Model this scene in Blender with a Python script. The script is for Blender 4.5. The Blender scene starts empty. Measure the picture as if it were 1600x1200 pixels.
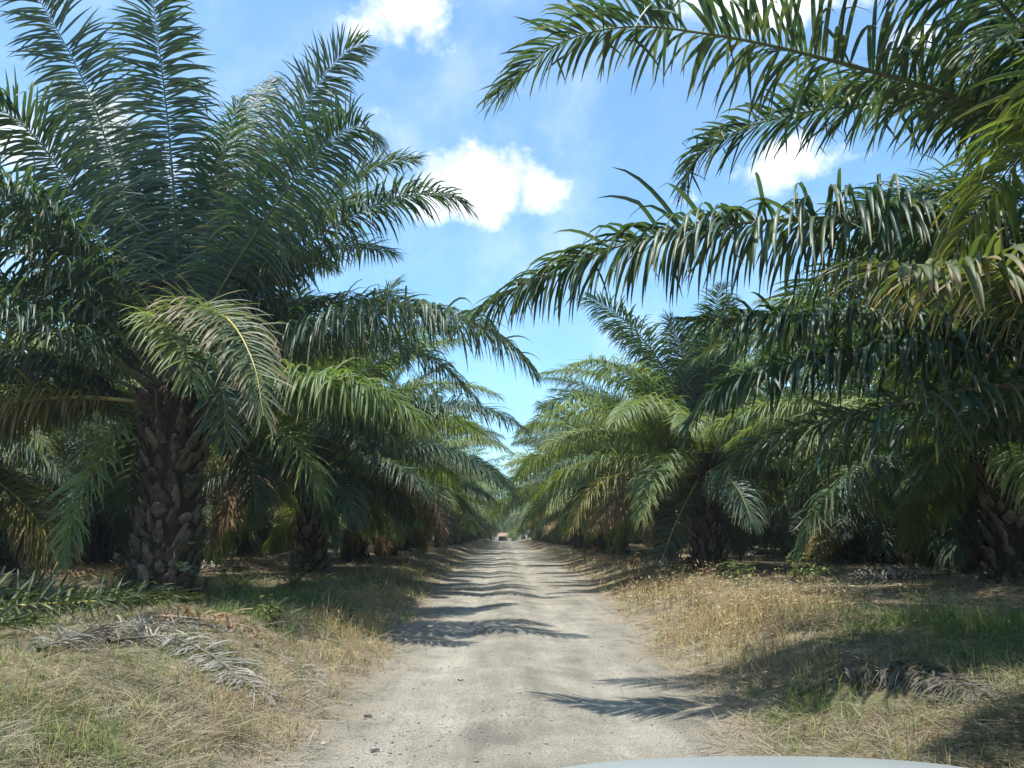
import bpy, math, random
import numpy as np
from mathutils import Vector, Matrix, noise as mnoise

C = bpy.context.scene.collection
scn = bpy.context.scene
R = math.radians
rng = np.random.default_rng(11)
random.seed(5)

# ------------------------------------------------------------------ camera, sky, sun, exposure
CAM = np.array([0.0, 0.0, 1.6]); PITCH = math.atan(236 / 1200.0); YAW = -math.atan(10 / 1200.0)
cam_d = bpy.data.cameras.new('camera'); cam = bpy.data.objects.new('camera', cam_d); C.objects.link(cam)
cam_d.lens = 27.0; cam_d.sensor_width = 36.0; cam_d.clip_start = 0.05; cam_d.clip_end = 3000
cam.location = CAM; cam.rotation_euler = (math.pi / 2 + PITCH, 0, YAW)
scn.camera = cam

SUN_EL, SUN_AZ = R(75), R(228)          # azimuth clockwise from +Y; a high midday sun
sun_dir = Vector((math.sin(SUN_AZ) * math.cos(SUN_EL), math.cos(SUN_AZ) * math.cos(SUN_EL), math.sin(SUN_EL)))
sd = bpy.data.lights.new('sun', 'SUN'); sun = bpy.data.objects.new('sun', sd); C.objects.link(sun)
sd.energy = 4.9; sd.angle = R(0.6); sd.color = (1.0, 0.96, 0.89)
sun.rotation_euler = sun_dir.to_track_quat('Z', 'Y').to_euler(); sun.location = (0, 0, 60)

scn.view_settings.view_transform = 'Standard'; scn.view_settings.look = 'None'
scn.view_settings.exposure = 0.74; scn.view_settings.gamma = 1.0
scn.cycles.max_bounces = 6; scn.cycles.diffuse_bounces = 3; scn.cycles.glossy_bounces = 2
scn.cycles.transmission_bounces = 4; scn.cycles.transparent_max_bounces = 4
scn.cycles.use_adaptive_sampling = True; scn.cycles.adaptive_threshold = 0.02
scn.cycles.sample_clamp_indirect = 4.0

def view_dir(px, py):
    c = np.array([(px - 800) / 1200.0, (600 - py) / 1200.0, -1.0])
    y, z = math.cos(PITCH) * 1.0 - math.sin(PITCH) * c[1], math.sin(PITCH) * 1.0 + math.cos(PITCH) * c[1]
    v = np.array([c[0], y, z])
    cs, sn = math.cos(YAW), math.sin(YAW)
    return np.array([cs * v[0] - sn * v[1], sn * v[0] + cs * v[1], v[2]])

def at(px, py, Y):
    v = view_dir(px, py); return CAM + v * (Y / v[1])

world = bpy.data.worlds.new('World'); scn.world = world; world.use_nodes = True
nt = world.node_tree; nt.nodes.clear()
def N(t, kind, **kw):
    n = t.nodes.new(kind)
    for k, v in kw.items(): setattr(n, k, v)
    return n
def math_node(t, op, a, b=None, c=None, clamp=False):
    n = N(t, 'ShaderNodeMath', operation=op, use_clamp=clamp)
    for i, v in enumerate((a, b, c)):
        if v is None: continue
        if isinstance(v, (int, float)): n.inputs[i].default_value = v
        else: t.links.new(v, n.inputs[i])
    return n.outputs[0]
out = N(nt, 'ShaderNodeOutputWorld'); bg = N(nt, 'ShaderNodeBackground')
sky = N(nt, 'ShaderNodeTexSky', sky_type='NISHITA', sun_disc=False)
sky.sun_elevation = SUN_EL; sky.sun_rotation = SUN_AZ; sky.air_density = 1.0; sky.dust_density = 1.2; sky.ozone_density = 1.3
tc = N(nt, 'ShaderNodeTexCoord')
# cumulus clouds: (centre and half size given as directions), strength, bottom flatness
CL = [(755, 290, 165, 84, 1.0), (835, 300, 75, 62, .8), (680, 330, 70, 45, .6), (625, 10, 130, 75, .85), (560, -60, 180, 70, .8), (655, 60, 62, 55, .5),
      (590, 168, 95, 45, .33), (1235, -20, 200, 75, .95), (1225, 255, 120, 55, .72), (1330, 245, 90, 40, .5), (165, 190, 90, 80, .65), (20, 230, 90, 90, .6),
      (1415, 70, 60, 45, .5), (1060, 312, 80, 28, .3), (520, 490, 100, 30, .35), (300, 260, 120, 60, .5), (822, 232, 35, 18, .45)]
nz = N(nt, 'ShaderNodeTexNoise'); nz.inputs['Scale'].default_value = 11.0; nz.inputs['Detail'].default_value = 12; nz.inputs['Roughness'].default_value = 0.60
nt.links.new(tc.outputs['Generated'], nz.inputs['Vector'])
nz2 = N(nt, 'ShaderNodeTexNoise'); nz2.inputs['Scale'].default_value = 3.2; nz2.inputs['Detail'].default_value = 4
nt.links.new(tc.outputs['Generated'], nz2.inputs['Vector'])
acc = None
for px, py, a, b, st in CL:
    v = view_dir(px, py); L = np.linalg.norm(v); v = v / L
    f = L * 1200.0
    mp = N(nt, 'ShaderNodeVectorMath', operation='SUBTRACT'); nt.links.new(tc.outputs['Generated'], mp.inputs[0]); mp.inputs[1].default_value = v
    sc = N(nt, 'ShaderNodeVectorMath', operation='MULTIPLY'); nt.links.new(mp.outputs[0], sc.inputs[0]); sc.inputs[1].default_value = (f / a, f / (a + b) * 1.2, f / b)
    ln = N(nt, 'ShaderNodeVectorMath', operation='LENGTH'); nt.links.new(sc.outputs[0], ln.inputs[0])
    m = math_node(nt, 'MULTIPLY_ADD', ln.outputs['Value'], -1.0 * st, 1.0 * st)
    acc = m if acc is None else math_node(nt, 'SMOOTH_MAX', acc, m, 0.12)
den = math_node(nt, 'ADD', acc, math_node(nt, 'MULTIPLY_ADD', nz.outputs['Fac'], 1.5, -0.80))
mr = N(nt, 'ShaderNodeMapRange', interpolation_type='SMOOTHSTEP'); nt.links.new(den, mr.inputs['Value'])
mr.inputs['From Min'].default_value = 0.08; mr.inputs['From Max'].default_value = 0.54
vr = N(nt, 'ShaderNodeMapRange', interpolation_type='SMOOTHSTEP'); nt.links.new(math_node(nt, 'ADD', math_node(nt, 'MULTIPLY', nz2.outputs['Fac'], .65), math_node(nt, 'MULTIPLY', nz.outputs['Fac'], .35)), vr.inputs['Value'])
vr.inputs['From Min'].default_value = .44; vr.inputs['From Max'].default_value = .72; vr.inputs['To Min'].default_value = .06; vr.inputs['To Max'].default_value = .30
veil = vr.outputs[0]
fac = math_node(nt, 'MAXIMUM', mr.outputs[0], veil)
ccol = N(nt, 'ShaderNodeValToRGB'); nt.links.new(nz.outputs['Fac'], ccol.inputs[0])
ccol.color_ramp.elements[0].position = .35; ccol.color_ramp.elements[0].color = (4.6, 5.2, 6.0, 1)
ccol.color_ramp.elements[1].position = .6; ccol.color_ramp.elements[1].color = (7.6, 7.8, 8.0, 1)
hs = N(nt, 'ShaderNodeMix', data_type='RGBA', blend_type='MULTIPLY'); hs.inputs[0].default_value = 1
nt.links.new(sky.outputs[0], hs.inputs[6]); hs.inputs[7].default_value = (.84, 1.25, 1.42, 1)
mx = N(nt, 'ShaderNodeMix', data_type='RGBA')
nt.links.new(fac, mx.inputs[0]); nt.links.new(hs.outputs[2], mx.inputs[6]); nt.links.new(ccol.outputs[0], mx.inputs[7])
nt.links.new(mx.outputs[2], bg.inputs[0]); bg.inputs[1].default_value = 0.13
nt.links.new(bg.outputs[0], out.inputs[0])

# ------------------------------------------------------------------ helpers
def tag(o, label=None, cat=None, group=None, kind=None):
    if label: o['label'] = label
    if cat: o['category'] = cat
    if group: o['group'] = group
    if kind: o['kind'] = kind
    return o

def empty(name, loc=(0, 0, 0), rz=0.0):
    o = bpy.data.objects.new(name, None); C.objects.link(o); o.location = loc; o.rotation_euler = (0, 0, rz)
    o.empty_display_size = .3
    return o

class Geo:
    """collects vertices and quads (numpy), with a material index and two float attributes"""
    def __init__(s): s.v = []; s.f = []; s.m = []; s.a = []; s.b = []; s.n = 0
    def add(s, v, f, m=0, a=0.5, b=0.0):
        v = np.asarray(v, float).reshape(-1, 3); f = np.asarray(f, int).reshape(-1, 4)
        s.v.append(v); s.f.append(f + s.n); s.m.append(np.full(len(f), m, int))
        for lst, q in ((s.a, a), (s.b, b)):
            q = np.atleast_1d(np.asarray(q, float)); q = np.repeat(q, len(v) // len(q)) if len(v) % len(q) == 0 else np.full(len(v), q[0])
            lst.append(q)
        s.n += len(v)
    def arrays(s):
        return (np.concatenate(s.v), np.concatenate(s.f), np.concatenate(s.m), np.concatenate(s.a), np.concatenate(s.b))
    def mesh(s, name, mats, smooth=True):
        v, f, m, a, b = s.arrays()
        me = bpy.data.meshes.new(name)
        me.vertices.add(len(v)); me.vertices.foreach_set('co', v.astype(np.float32).ravel())
        me.loops.add(f.size); me.loops.foreach_set('vertex_index', f.astype(np.int32).ravel())
        me.polygons.add(len(f)); me.polygons.foreach_set('loop_start', np.arange(0, f.size, 4, dtype=np.int32))
        me.polygons.foreach_set('loop_total', np.full(len(f), 4, np.int32))
        me.polygons.foreach_set('material_index', m.astype(np.int32))
        me.polygons.foreach_set('use_smooth', np.full(len(f), smooth))
        me.update(calc_edges=True)
        for nm, arr in (('tint', a), ('along', b)):
            at_ = me.attributes.new(nm, 'FLOAT', 'POINT'); at_.data.foreach_set('value', arr.astype(np.float32))
        for mt in mats: me.materials.append(mt)
        return me
def link(name, me, parent=None, loc=None):
    o = bpy.data.objects.new(name, me); C.objects.link(o)
    if parent is not None: o.parent = parent
    if loc is not None: o.location = loc
    return o

def nrm(a): return a / np.maximum(np.linalg.norm(a, axis=-1, keepdims=True), 1e-9)

def tube(g, P, rad, sides=6, m=0, a=.5, b=0., flat=1.0):
    P = np.asarray(P, float); n = len(P); T = nrm(np.gradient(P, axis=0))
    ref = np.array([0, 0, 1.0]) if abs(T[0][2]) < .9 else np.array([1.0, 0, 0])
    S = nrm(np.cross(T, ref)); U = np.cross(S, T)
    an = np.linspace(0, 2 * np.pi, sides, endpoint=False)
    rad = np.broadcast_to(rad, (n,))
    V = P[:, None] + rad[:, None, None] * (np.cos(an)[None, :, None] * S[:, None] + flat * np.sin(an)[None, :, None] * U[:, None])
    i = np.arange(n - 1)[:, None] * sides; j = np.arange(sides)[None]
    F = np.stack([i + j, i + (j + 1) % sides, i + sides + (j + 1) % sides, i + sides + j], -1)
    g.add(V, F, m, a, b)

# ------------------------------------------------------------------ materials
def new_mat(name):
    m = bpy.data.materials.new(name); m.use_nodes = True; t = m.node_tree; t.nodes.clear()
    return m, t
def ramp(t, fac, stops):
    r = N(t, 'ShaderNodeValToRGB'); t.links.new(fac, r.inputs[0])
    e = r.color_ramp.elements
    while len(e) < len(stops): e.new(.5)
    for k, (p, c) in enumerate(stops): e[k].position = p; e[k].color = (*c, 1)
    return r.outputs[0]
def noise_tex(t, scale, detail=5, rough=.55, vec=None, coord='Object', dist=0.0):
    n = N(t, 'ShaderNodeTexNoise'); n.inputs['Scale'].default_value = scale; n.inputs['Detail'].default_value = detail
    n.inputs['Roughness'].default_value = rough; n.inputs['Distortion'].default_value = dist
    if vec is None:
        c = N(t, 'ShaderNodeTexCoord'); vec = c.outputs[coord]
    t.links.new(vec, n.inputs['Vector']); return n.outputs['Fac']
def mixc(t, f, a, b, mode='MIX'):
    n = N(t, 'ShaderNodeMix', data_type='RGBA', blend_type=mode)
    for i, v in ((0, f), (6, a), (7, b)):
        if isinstance(v, (int, float)): n.inputs[i].default_value = v
        elif isinstance(v, tuple): n.inputs[i].default_value = (*v, 1)
        else: t.links.new(v, n.inputs[i])
    return n.outputs[2]
def attr(t, name):
    n = N(t, 'ShaderNodeAttribute', attribute_name=name); return n.outputs['Fac']

def leaf_mat(name, c0, c1, c2, tip, tip_at=.8, rough=.42, spec=.5, trans=.3, tcol=None):
    m, t = new_mat(name); o = N(t, 'ShaderNodeOutputMaterial')
    oi = N(t, 'ShaderNodeObjectInfo')
    tint = math_node(t, 'ADD', attr(t, 'tint'), math_node(t, 'MULTIPLY_ADD', oi.outputs['Random'], .3, -.15), clamp=True)
    col = ramp(t, tint, [(0.05, c0), (.55, c1), (1.0, c2)])
    dryness = math_node(t, 'ADD', attr(t, 'along'), math_node(t, 'MULTIPLY_ADD', attr(t, 'tint'), .5, -.25))
    mr = N(t, 'ShaderNodeMapRange'); t.links.new(dryness, mr.inputs['Value']); mr.inputs['From Min'].default_value = tip_at; mr.inputs['From Max'].default_value = tip_at + .2
    col = mixc(t, mr.outputs[0], col, tip)
    p = N(t, 'ShaderNodeBsdfPrincipled'); t.links.new(col, p.inputs['Base Color'])
    p.inputs['Roughness'].default_value = rough; p.inputs['Specular IOR Level'].default_value = spec
    tr = N(t, 'ShaderNodeBsdfTranslucent')
    tcn = mixc(t, 1.0, col, tcol or (1.5, 1.6, .55), 'MULTIPLY'); t.links.new(tcn, tr.inputs['Color'])
    mxs = N(t, 'ShaderNodeMixShader'); mxs.inputs[0].default_value = trans
    t.links.new(p.outputs[0], mxs.inputs[1]); t.links.new(tr.outputs[0], mxs.inputs[2])
    t.links.new(mxs.outputs[0], o.inputs[0])
    return m
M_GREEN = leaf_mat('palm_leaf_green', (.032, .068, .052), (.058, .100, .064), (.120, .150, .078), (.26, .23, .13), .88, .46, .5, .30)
M_LIT = leaf_mat('palm_leaf_lit', (.085, .14, .05), (.15, .20, .068), (.23, .25, .09), (.28, .23, .11), .92, .48, .4, .38)  # brighter copy of the green leaf, sunlight put into its colour
M_OLD = leaf_mat('palm_leaf_yellowing', (.10, .12, .035), (.19, .17, .055), (.28, .21, .08), (.30, .20, .10), .75, .5, .35, .3)
M_BROWN = leaf_mat('palm_leaf_brown', (.13, .085, .045), (.22, .14, .075), (.30, .20, .11), (.28, .19, .11), .8, .65, .25, .25, (1.2, 1.1, .8))
M_GREY = leaf_mat('palm_leaf_bleached', (.13, .125, .11), (.235, .225, .195), (.36, .345, .30), (.22, .20, .17), .85, .8, .2, .1, (1, 1, 1))
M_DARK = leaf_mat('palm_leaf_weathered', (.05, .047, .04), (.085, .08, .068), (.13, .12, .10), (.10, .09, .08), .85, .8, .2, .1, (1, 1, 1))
M_DULL = leaf_mat('palm_leaf_dull', (.060, .090, .050), (.105, .135, .062), (.165, .175, .085), (.27, .20, .12), .68, .5, .4, .32)
M_CUT = leaf_mat('cut_leaf_green', (.022, .042, .022), (.042, .068, .028), (.09, .11, .045), (.20, .18, .09), .85, .5, .35, .2)
def plain(name, cols, scale, rough=.6, bump=.0, bscale=None, spec=.4, stretch=None):
    m, t = new_mat(name); o = N(t, 'ShaderNodeOutputMaterial'); p = N(t, 'ShaderNodeBsdfPrincipled')
    c = N(t, 'ShaderNodeTexCoord'); vec = c.outputs['Object']
    if stretch:
        mp = N(t, 'ShaderNodeMapping'); mp.inputs['Scale'].default_value = stretch; t.links.new(vec, mp.inputs[0]); vec = mp.outputs[0]
    f = noise_tex(t, scale, 6, .6, vec)
    f = math_node(t, 'ADD', math_node(t, 'MULTIPLY', f, .7), math_node(t, 'MULTIPLY', attr(t, 'tint'), .3))
    col = ramp(t, f, [(.25 + .5 * k / (len(cols) - 1), cc) for k, cc in enumerate(cols)])
    if name.startswith('palm_rachis'):                    # brown fibre on petiole bases, with the crown's shade painted in
        bm = N(t, 'ShaderNodeMapRange'); t.links.new(attr(t, 'along'), bm.inputs[0]); bm.inputs[1].default_value = .05; bm.inputs[2].default_value = .17
        col = mixc(t, bm.outputs[0], (.06, .045, .03), col)
    t.links.new(col, p.inputs['Base Color']); p.inputs['Roughness'].default_value = rough; p.inputs['Specular IOR Level'].default_value = spec
    if bump:
        b = N(t, 'ShaderNodeBump'); b.inputs['Strength'].default_value = bump; b.inputs['Distance'].default_value = .02
        t.links.new(noise_tex(t, bscale or scale * 3, 6, .65, vec), b.inputs['Height']); t.links.new(b.outputs[0], p.inputs['Normal'])
    t.links.new(p.outputs[0], o.inputs[0]); return m
M_RACHIS = plain('palm_rachis', [(.055, .075, .03), (.10, .115, .045), (.17, .16, .06)], 3, .45)
M_RACHY = plain('palm_rachis_yellow', [(.30, .26, .06), (.42, .36, .10), (.5, .42, .14)], 3, .4)
M_RACHB = plain('palm_rachis_dead', [(.12, .09, .06), (.2, .155, .11), (.3, .25, .19)], 5, .75)
M_BOOT = plain('leaf_base_stub', [(.028, .021, .015), (.11, .082, .060), (.22, .175, .135)], 11, .9, .8, 40, .15)
M_CORE = plain('trunk_fibre', [(.016, .012, .009), (.045, .032, .024), (.085, .060, .043)], 14, .95, 1.0, 45, .1, (1, 1, .25))

# ------------------------------------------------------------------ the lie of the land
def sstep(x, a, b):
    t = np.clip((x - a) / (b - a), 0, 1); return t * t * (3 - 2 * t)
_tab = rng.random((64, 64))
def vnoise(x, y, s):
    x = np.asarray(x, float) / s; y = np.asarray(y, float) / s
    xi = np.floor(x).astype(int); yi = np.floor(y).astype(int); fx = x - xi; fy = y - yi
    fx = fx * fx * (3 - 2 * fx); fy = fy * fy * (3 - 2 * fy)
    g = lambda i, j: _tab[i % 64, j % 64]
    return (g(xi, yi) * (1 - fx) + g(xi + 1, yi) * fx) * (1 - fy) + (g(xi, yi + 1) * (1 - fx) + g(xi + 1, yi + 1) * fx) * fy
def fbm(x, y, s, o=4):
    r = 0; a = .5
    for k in range(o): r = r + a * (vnoise(x + 17.3 * k, y - 9.1 * k, s / 2 ** k) - .5); a *= .55
    return r
def road_l(y): return np.interp(y, [0, 5, 11, 18, 28, 60, 400], [-1.6, -1.6, -1.6, -1.85, -2.15, -2.5, -2.5]) + fbm(3.1, y, 2.6) * .55
def road_r(y): return np.interp(y, [0, 5, 8, 12, 17, 28, 60, 400], [1.8, 1.85, 1.9, 2.05, 2.4, 2.9, 2.9, 2.9]) + fbm(-7.7, y, 2.6) * .55
def off_road(x, y):                     # metres beyond the road's edge (negative on the road)
    return np.maximum(road_l(y) - x, x - road_r(y))
def gz(x, y):
    x = np.asarray(x, float); y = np.asarray(y, float); d = off_road(x, y)
    bank = .50 * sstep(d, -.15, 2.3) + .12 * sstep(d, 2, 9)
    bump = fbm(x, y, 1.6) * .16 * sstep(d, .0, 1.0) + fbm(x, y, 7) * .3 * sstep(d, .3, 3)
    hump = .06 * np.exp(-((x - .12) / .5) ** 2) - .03 * np.exp(-((x + .75) / .3) ** 2) - .03 * np.exp(-((x - 1.0) / .3) ** 2) + fbm(x, y, 1.1, 3) * .05 + fbm(x, y, 9, 2) * .05
    rise = .12 * sstep(y, 60, 260)
    return bank + bump + hump * (1 - sstep(d, 0, 1)) + rise

def warped(n, lo, hi, p):
    t = np.linspace(-1, 1, n); s = np.sign(t) * np.abs(t) ** p
    return np.where(s < 0, -s * lo, s * hi)
def sheet(name, xs, ys, zf, mat, smooth=True):
    X, Y = np.meshgrid(xs, ys); Z = zf(X, Y)
    nx, ny = len(xs), len(ys); i = np.arange(ny - 1)[:, None] * nx; j = np.arange(nx - 1)[None]
    F = np.stack([i + j, i + j + 1, i + nx + j + 1, i + nx + j], -1)
    g = Geo(); g.add(np.stack([X, Y, Z], -1), F, 0, off_road(X, Y).ravel()); return link(name, g.mesh(name, [mat], smooth))
def bumped(t, p, heights):
    prev = None
    for h, st, ds in heights:
        b = N(t, 'ShaderNodeBump'); b.inputs['Strength'].default_value = st; b.inputs['Distance'].default_value = ds
        t.links.new(h, b.inputs['Height'])
        if prev is not None: t.links.new(prev, b.inputs['Normal'])
        prev = b.outputs[0]
    t.links.new(prev, p.inputs['Normal'])

# ground: dry thatch, soil and thin green cover
m_ground, t = new_mat('plantation_ground'); o = N(t, 'ShaderNodeOutputMaterial'); p = N(t, 'ShaderNodeBsdfPrincipled')
big = noise_tex(t, .45, 5, .6); mid = noise_tex(t, 3.2, 7, .65); fine = noise_tex(t, 38, 6, .7, dist=.6)
c_str = ramp(t, fine, [(.3, (.10, .075, .045)), (.52, (.24, .19, .115)), (.72, (.37, .31, .20))])
c_soil = ramp(t, mid, [(.3, (.085, .062, .045)), (.6, (.19, .15, .11)), (.75, (.27, .22, .165))])
c_grn = ramp(t, fine, [(.3, (.045, .06, .025)), (.6, (.11, .14, .05)), (.75, (.2, .2, .09))])
f1 = N(t, 'ShaderNodeMapRange'); t.links.new(mid, f1.inputs[0]); f1.inputs[1].default_value = .42; f1.inputs[2].default_value = .6
f2 = N(t, 'ShaderNodeMapRange'); t.links.new(big, f2.inputs[0]); f2.inputs[1].default_value = .50; f2.inputs[2].default_value = .66
col = mixc(t, f1.outputs[0], c_soil, c_str); col = mixc(t, math_node(t, 'MULTIPLY', f2.outputs[0], .55), col, c_grn)
dust = N(t, 'ShaderNodeMapRange'); t.links.new(math_node(t, 'ADD', attr(t, 'tint'), math_node(t, 'MULTIPLY_ADD', mid, 1.6, -.8)), dust.inputs[0]); dust.inputs[1].default_value = .75; dust.inputs[2].default_value = -.1
c_dust = ramp(t, fine, [(.3, (.17, .14, .10)), (.7, (.31, .265, .20))]); col = mixc(t, dust.outputs[0], col, c_dust)
t.links.new(col, p.inputs['Base Color']); p.inputs['Roughness'].default_value = .95; p.inputs['Specular IOR Level'].default_value = .15
bumped(t, p, [(mid, .5, .12), (fine, .8, .03)]); t.links.new(p.outputs[0], o.inputs[0])
# road: pale dusty laterite and limestone gravel
m_road, t = new_mat('dusty_gravel_road'); o = N(t, 'ShaderNodeOutputMaterial'); p = N(t, 'ShaderNodeBsdfPrincipled')
cc = N(t, 'ShaderNodeTexCoord'); mp = N(t, 'ShaderNodeMapping'); mp.inputs['Scale'].default_value = (1.0, .13, 1.0); t.links.new(cc.outputs['Object'], mp.inputs[0])
streak = noise_tex(t, 2.6, 5, .6, mp.outputs[0]); bl = noise_tex(t, 1.3, 6, .6); grit = noise_tex(t, 55, 6, .75); gr2 = noise_tex(t, 14, 5, .7)
vo = N(t, 'ShaderNodeTexVoronoi'); vo.inputs['Scale'].default_value = 34; t.links.new(cc.outputs['Object'], vo.inputs['Vector'])
gx = N(t, 'ShaderNodeSeparateXYZ'); t.links.new(cc.outputs['Object'], gx.inputs[0])
wob = math_node(t, 'MULTIPLY_ADD', bl, .5, -.25); xx = math_node(t, 'ADD', gx.outputs[0], wob)
def rut(c, w): return math_node(t, 'SUBTRACT', 1.0, math_node(t, 'DIVIDE', math_node(t, 'ABSOLUTE', math_node(t, 'SUBTRACT', xx, c)), w), clamp=True)
ruts = math_node(t, 'MAXIMUM', rut(-.75, .5), rut(1.0, .5))
a1 = math_node(t, 'ADD', math_node(t, 'MULTIPLY', streak, .5), math_node(t, 'MULTIPLY', bl, .5)); a1 = math_node(t, 'MULTIPLY_ADD', ruts, .09, math_node(t, 'ADD', a1, -.03))
col = ramp(t, a1, [(.36, (.145, .132, .108)), (.5, (.232, .212, .172)), (.64, (.315, .29, .238))])
gm = N(t, 'ShaderNodeMapRange'); t.links.new(grit, gm.inputs[0]); gm.inputs[1].default_value = .38; gm.inputs[2].default_value = .62; gm.inputs[3].default_value = .58; gm.inputs[4].default_value = 1.28
col = mixc(t, 1.0, col, gm.outputs[0], 'MULTIPLY')
vm = N(t, 'ShaderNodeMapRange'); t.links.new(vo.outputs['Distance'], vm.inputs[0]); vm.inputs[1].default_value = .10; vm.inputs[2].default_value = .22; vm.inputs[3].default_value = 1; vm.inputs[4].default_value = 0
pk = math_node(t, 'MULTIPLY', vm.outputs[0], math_node(t, 'GREATER_THAN', gr2, .53))
peb = N(t, 'ShaderNodeMix', data_type='RGBA'); t.links.new(vo.outputs['Color'], peb.inputs[0]); peb.inputs[6].default_value = (.15, .14, .125, 1); peb.inputs[7].default_value = (.5, .46, .40, 1)
col = mixc(t, math_node(t, 'MULTIPLY', pk, .75), col, peb.outputs[2])
edge = N(t, 'ShaderNodeMapRange'); t.links.new(math_node(t, 'ADD', attr(t, 'tint'), math_node(t, 'MULTIPLY_ADD', bl, 2.2, -1.1)), edge.inputs[0]); edge.inputs[1].default_value = -.35; edge.inputs[2].default_value = .15
c_edge = ramp(t, grit, [(.35, (.12, .10, .07)), (.6, (.25, .21, .15))]); col = mixc(t, math_node(t, 'MULTIPLY', edge.outputs[0], .8), col, c_edge)
t.links.new(col, p.inputs['Base Color']); p.inputs['Roughness'].default_value = .95; p.inputs['Specular IOR Level'].default_value = .15
bumped(t, p, [(gr2, .45, .05), (grit, .7, .015), (pk, .6, .012)]); t.links.new(p.outputs[0], o.inputs[0])

ys_g = np.concatenate([np.linspace(-60, 3, 22)[:-1], np.linspace(3, 30, 300)[:-1], np.linspace(30, 90, 160)[:-1], np.linspace(90, 300, 90)[:-1], np.linspace(300, 1400, 24)])
xs_g = np.concatenate([-np.geomspace(10, 900, 46)[::-1], np.linspace(-10, 10, 260)[1:-1], np.geomspace(10, 900, 46)])
tag(sheet('ground', xs_g, ys_g, lambda X, Y: gz(X, Y) - .045 * (1 - sstep(off_road(X, Y), -.22, .05)), m_ground), kind='structure')
ys_r = np.concatenate([np.linspace(-8, 3, 30)[:-1], np.linspace(3, 30, 420)[:-1], np.linspace(30, 90, 200)[:-1], np.linspace(90, 300, 120)])
def rd():
    t01 = np.linspace(0, 1, 90); Y = np.repeat(ys_r[:, None], 90, 1)
    l = road_l(ys_r)[:, None] - .10; r = road_r(ys_r)[:, None] + .10; X = l + (r - l) * t01[None]
    Z = gz(X, Y) - .05 * sstep(off_road(X, Y), -.02, .1)
    nx = 90; i = np.arange(len(ys_r) - 1)[:, None] * nx; j = np.arange(nx - 1)[None]
    g = Geo(); g.add(np.stack([X, Y, Z], -1), np.stack([i + j, i + j + 1, i + nx + j + 1, i + nx + j], -1), 0, off_road(X, Y).ravel()); return g.mesh('road', [m_road])
tag(link('road', rd()), kind='structure')

# ------------------------------------------------------------------ oil palm fronds
def curve(pts, n=40):
    P = np.asarray(pts, float); m = len(P); d = np.r_[0, np.cumsum(np.linalg.norm(np.diff(P, axis=0), axis=1))]
    Q = np.vstack([2 * P[0] - P[1], P, 2 * P[-1] - P[-2]]); outp = []
    for u in np.linspace(0, m - 1 - 1e-6, n * 3):
        k = int(u); f = u - k; a, b, c, e = Q[k], Q[k + 1], Q[k + 2], Q[k + 3]
        outp.append(.5 * ((2 * b) + (-a + c) * f + (2 * a - 5 * b + 4 * c - e) * f * f + (-a + 3 * b - 3 * c + e) * f ** 3))
    outp = np.array(outp); L = np.r_[0, np.cumsum(np.linalg.norm(np.diff(outp, axis=0), axis=1))]
    s = np.linspace(0, L[-1], n); return np.stack([np.interp(s, L, outp[:, k]) for k in range(3)], 1), L[-1]

def arc(L, e0, drop, wob=0.0, n=40, pw=1.35):
    s = np.linspace(0, 1, n); th = R(e0) - R(drop) * s ** pw
    dx = np.cos(th); dz = np.sin(th); dy = wob * np.sin(s * 2.4)
    T = nrm(np.stack([dx, dy, dz], 1)); P = np.vstack([[0, 0, 0], np.cumsum((T[:-1] + T[1:]) / 2 * L / (n - 1), axis=0)])
    return P

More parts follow.
